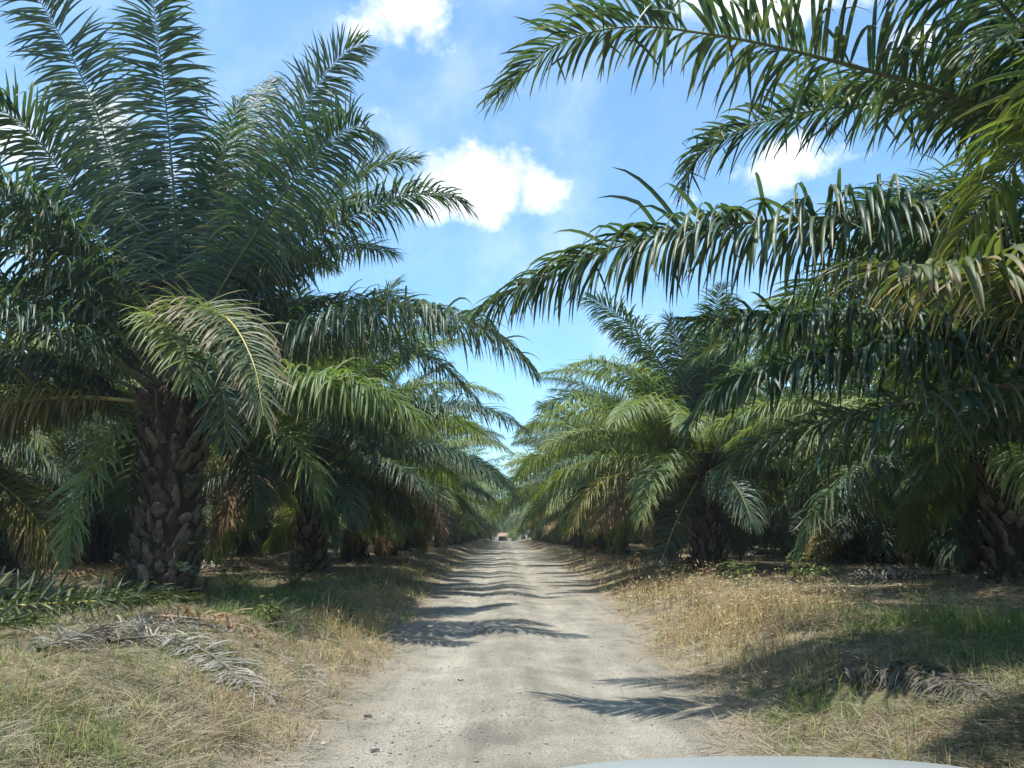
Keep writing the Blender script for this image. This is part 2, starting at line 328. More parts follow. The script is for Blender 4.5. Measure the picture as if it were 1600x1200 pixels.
def frond(g, P, r, nl=125, Lm=.85, w=.046, segs=5, fold=True, grav=1.0, roll=(0, 0), kink=.08, plum=22, start=.16, rad=.05, horiz=None, miss=.02, tint=(.1, .9), rk=1, lift=0., broken=0.0, ang=1.0):
    """rachis along P with two ranks of drooping leaflets; material 0 leaflets, 1 rachis"""
    P = np.asarray(P, float); K = len(P); T = nrm(np.gradient(P, axis=0))
    h = (P[-1] - P[0]) if horiz is None else np.asarray(horiz, float); h = np.array([h[0], h[1], 0.0]); h = nrm(h)
    S0 = np.cross(h, [0, 0, 1.0]); S = nrm(S0 - (T @ S0)[:, None] * T); U = np.cross(S, T)
    rl = np.radians(np.linspace(roll[0], roll[1], K))[:, None]
    S, U = S * np.cos(rl) + U * np.sin(rl), -S * np.sin(rl) + U * np.cos(rl)
    s01 = np.linspace(0, 1, K)
    rr = rad * np.interp(s01, [0, .03, .12, .5, 1], [1.9, 1.45, .95, .5, .08])
    tube(g, P, rr, 6, 1, .5, s01, flat=.75)
    out = []
    base_u = np.linspace(start, .995, nl)
    for side in (-1, 1):
        u = np.clip(base_u + r.normal(0, .0025, nl), start * .9, .999); keep = r.random(nl) > miss
        if broken > 0:                                   # ragged gaps where leaflets were lost
            keep &= ~((np.sin(u * 31 + side * 2 + r.random() * 6) > 1 - broken) & (r.random(nl) < .7))
        u = u[keep]; n = len(u)
        f = u * (K - 1); k = np.minimum(f.astype(int), K - 2); f = (f - k)[:, None]
        lerp = lambda A: A[k] * (1 - f) + A[k + 1] * f
        p = lerp(P); t = nrm(lerp(T)); s_ = nrm(lerp(S)) * side; up = nrm(lerp(U))
        v = (u - start) / (1 - start)
        Ln = Lm * np.interp(v, [0, .05, .2, .45, .75, .92, 1], [.25, .5, .88, 1, .86, .58, .40]) * r.normal(1, .07, n)
        al = np.radians(ang * np.interp(v, [0, .5, .85, 1], [80, 68, 48, 22]) + r.normal(0, 8, n))
        cyc = np.arange(n) % 3
        be = r.normal(0, .14, n) + np.radians(np.where(cyc == 0, plum, np.where(cyc == 1, -plum * .25, plum * .4)) * np.interp(v, [0, .8, 1], [1, .8, .3]) + r.normal(0, 8, n) + lift)
        d = np.cos(al)[:, None] * t + np.sin(al)[:, None] * (np.cos(be)[:, None] * s_ + np.sin(be)[:, None] * up)
        gk = (grav * 1.25 * np.where(r.random(n) < .12, .3, np.maximum(.2, r.normal(1, .28, n))) * np.interp(v, [0, .6, 1], [1.0, 1.0, .75]))[:, None]
        W0 = nrm(t - (t * d).sum(1, keepdims=True) * d)
        tw = r.normal(0, .35, n)[:, None]; kk = np.where(r.random(n) < kink, r.integers(1, segs, n), 99); kd = nrm(r.normal(0, 1, (n, 3)) * [.6, .6, .35] + [0, 0, -.75])
        wp = np.interp(np.linspace(0, 1, segs + 1), [0, .12, .45, .75, 1], [.45, .95, 1, .72, .05])
        wid = w * r.normal(1, .12, n) * np.interp(v, [0, .15, .8, 1], [.6, 1, .9, .5])
        rings = []
        pos = p + s_ * .012
        Wv = W0
        for q in range(segs + 1):
            Wv = nrm(Wv - (Wv * d).sum(1, keepdims=True) * d); Nn = np.cross(d, Wv)
            ct, st = np.cos(tw * q / segs), np.sin(tw * q / segs); Wq = Wv * ct + Nn * st; Nq = np.cross(d, Wq)
            hw = (wid * wp[q] * .5)[:, None]
            if fold: rings.append(np.stack([pos - Wq * hw, pos - Nq * hw * .55 * np.sign((Nq @ np.array([0, 0, 1.0])))[:, None], pos + Wq * hw], 1))
            else: rings.append(np.stack([pos - Wq * hw, pos + Wq * hw], 1))
            if q < segs:
                pos = pos + d * (Ln / segs)[:, None]
                fall = gk * (.25 + .95 * (q + 1) / segs) / segs * 1.25
                horizf = np.sqrt(np.maximum(0, 1 - d[:, 2:3] ** 2)) * .8 + .2
                dn = nrm(d + np.array([0, 0, -1.0]) * fall * horizf)
                d = np.where((kk == q)[:, None], nrm(.35 * d + kd), dn)
        V = np.stack(rings, 1); m = V.shape[2]                       # n, segs+1, m, 3
        idx = np.arange(n * (segs + 1) * m).reshape(n, segs + 1, m)
        F = np.stack([idx[:, :-1, :-1], idx[:, :-1, 1:], idx[:, 1:, 1:], idx[:, 1:, :-1]], -1).reshape(-1, 4)
        ti = np.clip(r.uniform(tint[0], tint[1], n), 0, 1)
        g.add(V, F, 0, np.repeat(ti, (segs + 1) * m), np.tile(np.repeat(np.linspace(0, 1, segs + 1), m), n))
    if start > .08 and fold:                              # short spines on the petiole
        us = np.linspace(.04, start, 14)
        for u in us:
            k = int(u * (K - 1))
            for sd_ in (-1, 1):
                q = P[k] + S[k] * sd_ * rr[k]; e = q + (S[k] * sd_ * .7 + T[k] * .5) * r.uniform(.03, .09)
                g.add([q - T[k] * .01, q + T[k] * .01, e, e], [[0, 1, 2, 3]], 1)

# classes of age, from the spear down to the hanging old fronds: (start elevation, total drop)
AGES = [(86, 22), (82, 42), (77, 56), (70, 68), (63, 76), (55, 78), (47, 78), (39, 76), (31, 74), (22, 70), (12, 66), (-4, 62), (-28, 50)]
def age_len(k): return [4.3, 5.3, 6.0, 6.4, 6.7, 6.8, 6.8, 6.6, 6.2, 5.6, 4.8, 3.9, 3.2][k]
LIB = {}
def lib(k, var, kind='green'):
    key = (k, var, kind)
    if key not in LIB:
        r = np.random.default_rng(100 + k * 7 + var * 31); g = Geo()
        e0, dr = AGES[k]; L = age_len(k) * (1, .94, 1.05)[var]
        P = arc(L, e0 + (0, 4, -4)[var], dr * (1, .9, 1.12)[var], (.05, -.1, .12)[var])
        frond(g, P, r, 200, .98, .042, 5, True, 1.3 + .17 * k, ((0, 0), (-8, 24), (8, -30))[var], .07, 30, tint=(.05, .95), horiz=(1, 0, 0))
        mats = {'green': [M_GREEN, M_RACHIS], 'lit': [M_LIT, M_RACHIS], 'old': [M_OLD, M_RACHY], 'brown': [M_BROWN, M_RACHB]}[kind]
        LIB[key] = g.mesh('frond', mats)
    return LIB[key]

def crown_plan(r, n=42, lit=.6, skirt=0):
    """list of (age class, variant, azimuth, scale, height offset, kind)"""
    plan = []; a0 = r.uniform(0, 6.28)
    for i in range(n):
        t = i / (n - 1); k = int(np.clip(round(t ** .9 * 11.1 + r.normal(0, .4)), 0, 12))
        kind = 'green'
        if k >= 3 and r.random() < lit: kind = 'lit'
        if k >= 9 and r.random() < .25: kind = 'old'
        if k >= 10 and r.random() < .12: kind = 'brown'
        plan.append((k, int(r.integers(0, 3)), a0 + i * 2.39996 + r.normal(0, .12), r.uniform(.92, 1.07), .35 * (1 - t) - .25 * t, kind))
    for i in range(skirt):                               # unpruned fronds hanging round the trunk
        plan.append((11 if r.random() < .55 else 12, int(r.integers(0, 3)), a0 + i * 6.283 / skirt + r.normal(0, .25), r.uniform(1.0, 1.3), -.3, 'old' if r.random() < .15 else ('brown' if r.random() < .15 else 'green')))
    return plan
def place_frond(root, cz, k, var, az, sc, dz, kind):
    o = link('frond', lib(k, var, kind), root)
    rad = .12 + .16 * k / 12
    o.location = (math.cos(az) * rad, math.sin(az) * rad, cz + dz); o.rotation_euler = (0, 0, az); o.scale = (sc, sc, sc)
    if kind == 'brown': o['label'] = 'dead brown hanging frond'
    if kind == 'old': o['label'] = 'yellowing old frond'
    return o

def trunk_mesh(r, H, r0=.40, r1=.34, nb=190, hi=True):
    g = Geo(); zs = np.linspace(-.5, H + .35, 22); sides = 20
    an = np.linspace(0, 2 * np.pi, sides, endpoint=False)
    rad = np.interp(zs, [-.5, 0, .4, H * .6, H, H + .35], [r0 * 1.3, r0 * 1.18, r0, r1 * .98, r1 * 1.12, .16])
    V = np.stack([rad[:, None] * np.cos(an), rad[:, None] * np.sin(an), np.repeat(zs[:, None], sides, 1)], -1)
    V[..., :2] *= 1 + .06 * r.normal(0, 1, V.shape[:2])[..., None]
    i = np.arange(21)[:, None] * sides; j = np.arange(sides)[None]
    g.add(V, np.stack([i + j, i + (j + 1) % sides, i + sides + (j + 1) % sides, i + sides + j], -1), 1, .4)
    for b in range(nb):
        t = b / nb; z = -.25 + t * (H + .05); az = b * 2.39996 + r.normal(0, .13)
        top = sstep(t, .62, .95)
        R_ = np.interp(z, [-.5, 0, .4, H * .6, H], [r0 * 1.3, r0 * 1.18, r0, r1 * .98, r1 * 1.1]) - .02
        L = (.30 + .10 * top) * r.uniform(.6, 1.35); w = .10 * r.uniform(.6, 1.25) * (1 - .2 * top)
        if r.random() < .10: continue
        outw = (.10 + .15 * top) * r.uniform(.6, 1.3); worn = r.uniform(.6, 1.1)
        cu, su = math.cos(az), math.sin(az); rings = []
        prof = [(0, .3, .02, 0), (.22, .8, .04, .12), (.45, 1.2 * worn, .055, .40), (.75, .75 * worn, .05, .85), (1, .34, .038, 1.15), (1.0, .1, .012, 1.1)]
        lean = r.normal(0, .12)
        for (q, ww, th, oo) in prof:
            ring = []
            for (a, c) in ((-1, 0), (-.6, .8), (0, 1.15), (.6, .8), (1, 0), (0, -.6)):
                lx = a * w * ww + lean * q * L; ly = R_ + oo * outw + c * th
                ring.append((cu * ly - su * lx, su * ly + cu * lx, z + q * L))
            rings.append(ring)
        V = np.array(rings); i = np.arange(5)[:, None] * 6; j = np.arange(6)[None]
        F = np.stack([i + j, i + (j + 1) % 6, i + 6 + (j + 1) % 6, i + 6 + j], -1)
        V = V + r.normal(0, .009, V.shape)
        g.add(V, F, 0, float(np.clip(r.uniform(.0, 1.0) - .35 * top, 0, 1)))
        if hi and r.random() < .7 * top + .3:            # hanging fibres
            for _ in range(3):
                q = V[3, r.integers(0, 5)]; e = q + np.array([cu, su, 0]) * .04 + [r.normal(0, .03), r.normal(0, .03), -r.uniform(.1, .3)]
                wv = np.array([-su, cu, 0]) * .006; g.add([q - wv, q + wv, e + wv * .3, e - wv * .3], [[0, 1, 2, 3]], 1, .9)
    return g.mesh('trunk', [M_BOOT, M_CORE], smooth=False)

TR = [trunk_mesh(np.random.default_rng(40 + k), 2.7, .40 + .03 * k, .35, 150) for k in range(3)]
def palm_root(x, y, label, group='oil palms of the plantation', rz=0.0):
    z = float(gz(x, y)); e = empty('oil_palm', (x, y, z - .02), rz)
    tag(e, label, 'palm tree', group); return e
def full_palm(x, y, label, seed, H=2.7, n=42, scale=1.0, skirt=0):
    r = np.random.default_rng(seed); e = palm_root(x, y, label)
    tr = link('trunk', TR[seed % 3], e); tr.rotation_euler = (0, 0, r.uniform(0, 6)); tr.scale = (1, 1, H / 2.7)
    for (k, var, az, sc, dz, kind) in crown_plan(r, n, .6, skirt): place_frond(e, H + .1, k, var, az, sc * scale, dz, kind)
    return e

# light crowns for palms that are small in the picture: one mesh each, six of them shared
def crown_mesh(seed, nl=70, n=40, skirt=0):
    r = np.random.default_rng(seed); g = Geo()
    for (k, var, az, sc, dz, kind) in crown_plan(r, n, .6, skirt):
        q = Geo(); e0, dr = AGES[k]
        frond(q, arc(age_len(k) * sc, e0 + r.normal(0, 4), dr * r.uniform(.85, 1.12), r.normal(0, .08), 16), r, nl, .98, .078, 3, False, 1.2 + .13 * k, (r.normal(0, 8), r.normal(0, 22)), .04, 24, horiz=(1, 0, 0), rad=.05)
        v, f, m, a, b = q.arrays(); c, s_ = math.cos(az), math.sin(az)
        v = np.stack([c * v[:, 0] - s_ * v[:, 1], s_ * v[:, 0] + c * v[:, 1], v[:, 2] + dz], 1); off = .12 + .16 * k / 12
        v[:, 0] += c * off; v[:, 1] += s_ * off
        mi = {'green': 0, 'lit': 2, 'old': 3, 'brown': 4}[kind]
        g.v.append(v); g.f.append(f + g.n); g.m.append(np.where(m == 0, mi, 1)); g.a.append(a); g.b.append(b); g.n += len(v)
    return g.mesh('crown', [M_GREEN, M_RACHIS, M_LIT, M_OLD, M_BROWN])
CR = [crown_mesh(900 + k) for k in range(6)]
CRS = [crown_mesh(950 + k, 60, 38, 13) for k in range(5)]
def small_palm(x, y, label, seed, H=2.7, skirt=0):
    r = np.random.default_rng(seed); e = palm_root(x, y, label)
    tr = link('trunk', TR[seed % 3], e); tr.rotation_euler = (0, 0, r.uniform(0, 6)); tr.scale = (1, 1, H / 2.7)
    c = link('crown', CRS[seed % 5] if skirt else CR[seed % 6], e); c.location = (0, 0, H + .1); c.rotation_euler = (0, 0, r.uniform(0, 6.28)); s_ = r.uniform(.86, 1.14); c.scale = (s_, s_, s_)
    return e

# ---- a palm with its own fronds, each frond given as a curve out of the crown
def own_frond(root, base_xyz, pts, seed, mats=None, label=None, **kw):
    r = np.random.default_rng(seed)
    o0 = np.array(root.location); P, L = curve([np.array(base_xyz)] + [at(*q) for q in pts], 44)
    g = Geo(); a = dict(nl=int(33 * L + 12), Lm=.98, w=.043, segs=6, plum=32); a.update(kw)
    frond(g, P - o0, r, **a)
    o = link('frond', g.mesh('frond', mats or [M_GREEN, M_RACHIS]), root)
    if label: o['label'] = label
    return o

# ================= big palm left of the road
LX, LY = -5.68, 13.2
left = palm_root(LX, LY, 'big oil palm with scaly trunk standing in shade nearest on the left')
lz = float(left.location[2])
HL = 3.42
trl = link('trunk', trunk_mesh(np.random.default_rng(3), HL, .44, .42, 265), left)
cb = lambda dx=0, dy=0, dz=0: (LX + dx, LY + dy, lz + HL + .15 + dz)
F = lambda *a, **k: own_frond(left, *a, **k)
F(cb(0, 0, .3), [(280, 470, 13.5), (270, 280, 13.2), (252, 100, 12.6), (228, -70, 11.6)], 1, grav=1.0, kink=.03, Lm=1.12, roll=(0, 6), nl=235, ang=1.22, w=.047, horiz=(0, -1, 0))
F(cb(-.1, 0, .3), [(232, 480, 13.6), (172, 240, 13.4), (115, 95, 12.9), (20, -70, 12.2)], 2, grav=1.0, kink=.05, Lm=1.12, roll=(0, -15), nl=230, broken=.08, ang=1.2, w=.047, horiz=(0, -1, 0))
F(cb(-.1, -.1, .2), [(205, 470, 13.3), (115, 300, 12.9), (30, 190, 12.2), (-90, 130, 11.3)], 3, grav=1.2, kink=.05, Lm=1.1, nl=215, ang=1.12, w=.047, horiz=(0, -1, 0))
F(cb(-.2, -.1, .1), [(200, 500, 13.0), (120, 390, 12.2), (20, 300, 11.2), (-110, 290, 10.0)], 4, grav=1.8, kink=.08, Lm=1.05, nl=190, w=.046, mats=[M_GREEN, M_RACHIS])
F(cb(.1, 0, .3), [(330, 440, 13.5), (400, 310, 13.3), (475, 165, 13.0), (535, 85, 12.7), (568, 68, 12.5)], 5, grav=1.2, ang=1.12, horiz=(.3, -1, 0), kink=.06, Lm=.98, roll=(0, 35))
F(cb(.15, -.1, .2), [(330, 480, 13.2), (420, 335, 12.6), (510, 225, 12.0), (565, 198, 11.7), (590, 225, 11.6)], 6, grav=1.5, ang=1.12, horiz=(.5, -1, 0), kink=.08, Lm=1.0, roll=(0, 30))
F(cb(.2, .2, .2), [(360, 470, 14.2), (470, 350, 15.0), (580, 265, 15.9), (652, 248, 16.4)], 7, grav=1.0, Lm=.85, roll=(0, 20))
F(cb(.2, 0, .1), [(350, 510, 13.5), (460, 395, 13.4), (590, 318, 13.3), (690, 302, 13.2), (730, 320, 13.1)], 8, grav=1.6, ang=1.12, kink=.06, Lm=.98)
F(cb(.2, -.1, 0), [(360, 580, 13.3), (470, 522, 13.1), (600, 482, 12.8), (720, 495, 12.5), (800, 540, 12.3), (832, 575, 12.2)], 9, grav=3.8, kink=.09, Lm=1.08, nl=230, plum=34, w=.042)
F(cb(.05, -.3, .1), [(262, 505, 12.7), (300, 482, 11.8), (355, 498, 10.9), (395, 565, 10.2), (412, 650, 9.9)], 10, grav=1.4, kink=.05, Lm=.84, mats=[M_DULL, M_RACHY], nl=150, w=.042, label='sunlit drooping frond with yellow midrib')
F(cb(0, -.3, .1), [(245, 520, 12.8), (258, 498, 12.2), (285, 535, 11.6), (300, 600, 11.3)], 23, grav=1.6, kink=.05, Lm=.85, mats=[M_LIT, M_RACHIS], nl=90)
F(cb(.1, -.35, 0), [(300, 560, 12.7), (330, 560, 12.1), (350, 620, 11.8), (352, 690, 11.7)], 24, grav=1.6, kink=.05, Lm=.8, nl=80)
F(cb(.2, -.2, -.2), [(380, 610, 12.9), (470, 590, 12.3), (580, 605, 11.8), (665, 660, 11.5)], 11, grav=3.2, kink=.08, Lm=1.05, nl=190, mats=[M_LIT, M_RACHIS])
F(cb(.2, -.1, -.4), [(360, 645, 13.0), (430, 665, 12.6), (480, 720, 12.3), (500, 770, 12.2)], 12, grav=1.6, Lm=.8, nl=80, mats=[M_LIT, M_RACHIS])
F(cb(-.2, -.2, -.4), [(215, 650, 13.0), (160, 700, 12.5), (120, 790, 12.1), (100, 870, 12.0)], 13, grav=1.5, Lm=.8, nl=95, mats=[M_LIT, M_RACHIS])
F(cb(-.2, 0, -.2), [(180, 610, 13.3), (90, 570, 13.1), (-20, 575, 12.8), (-110, 640, 12.6)], 14, grav=3.0, Lm=.9, nl=125)
F(cb(-.25, 0, -.35), [(200, 640, 13.3), (110, 625, 13.2), (10, 650, 13.0), (-90, 720, 12.8)], 15, grav=3.0, Lm=.9, nl=115)
F(cb(-.2, -.1, 0), [(180, 560, 13.0), (110, 480, 12.4), (30, 440, 11.6), (-80, 460, 10.6)], 16, grav=1.5, Lm=.9, nl=130)
F(cb(.1, .3, .1), [(330, 560, 14.4), (400, 510, 15.8), (480, 470, 17.3), (540, 478, 18.2)], 17, grav=1.3, Lm=.8)
F(cb(0, .2, .3), [(305, 430, 13.9), (345, 290, 14.6), (385, 180, 15.6), (430, 120, 16.8)], 18, grav=1.1, ang=1.12, horiz=(0, -1, 0), Lm=.85)
F(cb(-.1, .2, .3), [(240, 430, 13.9), (200, 300, 14.6), (150, 190, 15.6), (95, 120, 16.8)], 19, grav=1.1, ang=1.12, horiz=(0, -1, 0), Lm=.85)
F(cb(0, .1, .3), [(300, 440, 13.6), (320, 330, 13.4), (350, 230, 12.8), (372, 160, 12.0)], 20, grav=1.0, Lm=.75, nl=110, roll=(0, -25))
F(cb(-.3, 0, -.5), [(225, 660, 13.5), (205, 740, 13.6), (190, 800, 13.8)], 21, grav=1.2, Lm=.75, nl=60)
F(cb(.3, .2, -.4), [(350, 660, 13.9), (390, 720, 14.3), (400, 800, 14.6)], 22, grav=1.3, Lm=.85, nl=75)
r_ = np.random.default_rng(77)
for (k, az, kind) in [(3, 1.2, 'green'), (4, 2.0, 'green'), (5, 2.7, 'green'), (6, 1.5, 'green'), (6, .6, 'green'), (7, 2.3, 'green'), (8, 3.3, 'green'), (9, 1.0, 'green'), (9, 2.9, 'green'),
                      (2, .5, 'green'), (3, 1.7, 'green'), (2, 1.4, 'green'), (4, 2.4, 'green'), (1, 2.0, 'green'), (3, .8, 'green'), (5, .7, 'green'), (3, 2.9, 'green'), (5, 1.6, 'green'), (6, 3.1, 'green'), (3, 3.6, 'green'), (5, 3.9, 'green'), (10, 1.9, 'green'), (10, 3.5, 'old'), (2, 2.6, 'green'), (11, .7, 'green'), (8, 4.1, 'green')]:
    place_frond(left, HL + .1, k, int(r_.integers(0, 3)), az, 1.0, .05 - .03 * k, kind)

# ================= big palm right of the road, its trunk outside the frame
RX, RY = 6.7, 7.2
rightp = palm_root(RX, RY, 'near oil palm at the right edge whose long fronds arch over the road')
rz_ = float(rightp.location[2]); HR = 3.3
link('trunk', trunk_mesh(np.random.default_rng(4), HR, .42, .38, 200), rightp)
cr = lambda dx=0, dy=0, dz=0: (RX + dx, RY + dy, rz_ + HR + .15 + dz)
G_ = lambda *a, **k: own_frond(rightp, *a, **k)
kw = dict(segs=6, w=.042, kink=.3, broken=.08)
G_(cr(-.1, 0, .2), [(1720, 270, 7.0), (1600, 200, 6.9), (1475, 145, 6.8), (1250, 82, 6.9), (1100, 52, 7.1), (975, 42, 7.4), (865, 72, 7.7), (775, 150, 8.0)], 31, grav=1.4, Lm=.92, nl=245, plum=34, lift=14, roll=(-18, 0), **kw)
G_(cr(-.1, .2, .2), [(1740, 290, 7.7), (1600, 190, 8.1), (1440, 160, 8.4), (1275, 172, 8.7), (1150, 205, 8.9), (1085, 250, 9.0), (1068, 300, 9.1)], 32, grav=1.4, Lm=.9, nl=245, plum=30, lift=8, **kw)
G_(cr(-.2, -.1, 0), [(1750, 450, 6.9), (1600, 385, 6.6), (1400, 345, 6.5), (1200, 345, 6.6), (1000, 375, 6.9), (830, 440, 7.2), (735, 492, 7.4)], 33, grav=3.6, Lm=.9, nl=320, plum=40, **kw)
G_(cr(-.1, -.3, 0), [(1760, 470, 6.0), (1640, 435, 5.4), (1520, 418, 5.0), (1420, 420, 4.8), (1335, 408, 4.7)], 34, grav=3.0, Lm=.74, nl=150, mats=[M_DULL, M_RACHY], w=.05, kink=.06, segs=6, label='paler front frond with browning leaflet tips')
G_(cr(-.1, .1, -.1), [(1720, 520, 7.4), (1560, 500, 7.8), (1350, 490, 8.0), (1180, 495, 8.2), (1060, 498, 8.3)], 35, grav=3.2, Lm=.78, nl=230, **kw)
G_(cr(-.1, .1, -.2), [(1740, 560, 7.3), (1560, 540, 7.6), (1380, 545, 7.7), (1220, 570, 7.8), (1120, 610, 7.9), (1075, 660, 8.0)], 36, grav=2.8, Lm=.84, nl=220, **kw)
G_(cr(-.2, -.1, -.3), [(1720, 600, 7.2), (1540, 605, 7.1), (1370, 640, 7.3), (1240, 672, 7.6), (1150, 715, 7.9), (1118, 755, 8.0)], 37, grav=1.7, Lm=.72, nl=140, mats=[M_GREEN, M_RACHB], **kw)
G_(cr(-.2, .1, -.35), [(1720, 640, 7.6), (1540, 640, 8.3), (1400, 665, 9.0), (1300, 710, 9.6), (1240, 770, 10.0)], 38, grav=1.7, Lm=.75, nl=125, **kw)
G_(cr(0, .3, -.3), [(1700, 600, 8.2), (1600, 620, 9.2), (1500, 680, 10.2), (1440, 760, 11.0)], 39, grav=1.5, Lm=.85, nl=120)
G_(cr(-.1, .3, .1), [(1740, 330, 8.4), (1620, 200, 9.4), (1530, 120, 10.4), (1460, 80, 11.2), (1400, 90, 11.8)], 40, grav=1.1, Lm=.9, nl=130)
G_(cr(-.1, .2, .3), [(1780, 200, 7.3), (1680, 60, 7.2), (1590, -30, 7.2), (1500, -70, 7.3), (1400, -60, 7.5)], 41, grav=1.4, Lm=.9, nl=140, kink=.05, plum=30)
G_(cr(-.1, -.2, .2), [(1780, 210, 6.6), (1690, 90, 6.0), (1610, 40, 5.5), (1560, 60, 5.1)], 42, grav=1.3, Lm=.85, nl=110)
G_(cr(-.1, .3, 0), [(1700, 430, 8.4), (1580, 350, 9.4), (1450, 300, 10.3), (1330, 330, 11.0), (1270, 380, 11.4)], 43, grav=1.6, Lm=.85, nl=130)
G_(cr(-.1, .2, -.1), [(1700, 480, 8.0), (1560, 430, 8.8), (1420, 400, 9.6), (1290, 430, 10.2), (1200, 500, 10.6)], 44, grav=1.8, Lm=.85, nl=130)
for (k, az, kind) in [(2, 1.2, 'green'), (3, 2.3, 'green'), (4, 1.5, 'green'), (4, .2, 'green'), (5, .9, 'green'), (6, 1.6, 'green'), (8, 1.35, 'green'), (7, 5.4, 'green'), (8, .5, 'green'), (8, 6.0, 'green'),
                      (3, 3.9, 'green'), (4, 4.3, 'green'), (3, 3.4, 'green'), (5, 4.0, 'green'), (2, 4.6, 'green'), (4, 4.9, 'green'), (6, 4.05, 'green'), (5, 4.25, 'green'), (6, 4.4, 'green'), (7, 4.2, 'green'), (5, 4.6, 'green'), (7, 4.55, 'green'), (9, 1.0, 'green'), (7, 1.9, 'green'), (10, .7, 'green')]:  # fronds leaning towards the camera are out of view, added for their shade
    place_frond(rightp, HR + .1, k, int(r_.integers(0, 3)), az, 1.0, .05 - .03 * k, kind)

full_palm(5.9, .1, 'oil palm just behind the camera on the right, shading the near verge', 470, 3.3, 40)
# ================= rows of palms
ORD = ['first', 'second', 'third', 'fourth', 'fifth', 'sixth', 'seventh', 'eighth', 'ninth', 'tenth', 'eleventh', 'twelfth', 'thirteenth', 'fourteenth', 'fifteenth', 'sixteenth',
       'seventeenth', 'eighteenth', 'nineteenth', 'twentieth', 'twenty-first', 'twenty-second', 'twenty-third', 'twenty-fourth', 'twenty-fifth']
ROWN = ['roadside row', 'second row', 'third row', 'fourth row', 'fifth row', 'sixth row', 'seventh row']
def row(side, ri, x, ys, seed, near=0):
    s = 'left' if side < 0 else 'right'; xr = x
    for i, y in enumerate(ys):
        x = 5.5 if (side < 0 and ri == 0 and i == 0) else xr
        r = np.random.default_rng(seed + i)
        X = side * (x + (.15 if ri == 0 and y > 28 else 0)) + r.normal(0, .35); Y = y + r.normal(0, .4)
        n = i + (2 if ri == 0 else 1)
        lab = f'oil palm, {ORD[n - 1]} from the camera in the {ROWN[ri]} {s} of the road'
        f = full_palm if i < near else small_palm
        H = r.uniform(2.5, 3.6) + .3 * (y > 45) - .3 * (ri > 0)
        e = f(X, Y, lab, seed + i, H, skirt=9 if ri else (2 if i > 1 and Y < 50 else 0))
        PALMS[(side, ri, i)] = (e, H)
        if i > 1 or ri: e.rotation_euler = (r.normal(0, .035), r.normal(0, .035), 0)
        if ri == 0 and y > 28:
            q = 1.0 + .15 * min(1, (y - 28) / 45)
            for c in e.children:
                if c.name.startswith(('crown', 'frond')): c.scale = [v * q for v in c.scale]
D = 9.0
PALMS = {}
row(-1, 0, 6.1, [23, 32.4, 41.5] + [50.5 + D * k for k in range(15)], 300, near=4)
# second palm right of the road, seen whole, with two old fronds hanging at its foot
p2 = full_palm(6.2, 24, 'whole oil palm right of the road with a yellow arching frond and a hanging one', 410, 3.0, 42)
b2 = (6.2, 24, float(p2.location[2]) + 3.0)
own_frond(p2, b2, [(1060, 742, 23.2), (980, 738, 22.6), (920, 770, 22.2), (890, 830, 22.0)], 51, mats=[M_OLD, M_RACHY], grav=1.9, Lm=.95, nl=100, label='yellow green frond arching low to the left')
own_frond(p2, b2, [(1082, 765, 23.3), (1055, 820, 22.9), (1030, 885, 22.7)], 52, mats=[M_GREEN, M_RACHY], grav=.7, Lm=1.0, nl=80, label='hanging frond with bright yellow midrib')
own_frond(p2, b2, [(1180, 760, 23.4), (1330, 790, 22.5), (1450, 820, 21.8), (1550, 862, 21.2)], 53, mats=[M_GREEN, M_RACHIS], grav=1.4, Lm=.8, nl=120)
e3, h3 = PALMS[(-1, 0, 1)]; b3 = (e3.location[0], e3.location[1], e3.location[2] + h3)
own_frond(e3, b3, [(600, 722, 31.4), (585, 740, 30.6), (562, 790, 30.1), (556, 845, 30.0)], 61, mats=[M_OLD, M_RACHY], grav=1.4, Lm=.95, nl=90, label='yellow frond hanging on the camera side')
own_frond(e3, b3, [(615, 728, 31.2), (655, 745, 30.4), (685, 800, 30.0), (692, 855, 29.8)], 62, mats=[M_BROWN, M_RACHB], grav=1.3, Lm=1.0, nl=95, label='brown drying frond hanging towards the road')
own_frond(e3, b3, [(600, 740, 31.2), (630, 755, 30.6), (650, 800, 30.3)], 63, mats=[M_OLD, M_RACHY], grav=1.3, Lm=.9, nl=80, label='yellowing frond beside the brown one')
row(1, 0, 6.3, [33, 41.8] + [50.8 + D * k for k in range(15)], 500, near=3)
full_palm(10.3, 15.9, 'dark shaded oil palm behind the near right fronds, at the right edge', 463, 2.7, 36)
for ri, (x, y0) in enumerate([(14.2, 18), (22, 22.5), (30, 27), (38, 40.5), (46, 54), (54, 63)]):
    for side in (-1, 1):
        nn = [16, 13, 11, 9, 7, 5][ri]
        row(side, ri + 1, x, [y0 + (0 if side < 0 else 2.5) + D * k for k in range(nn)], 600 + ri * 40 + (side > 0) * 20, near=(3, 2, 1, 0, 0, 0)[ri])

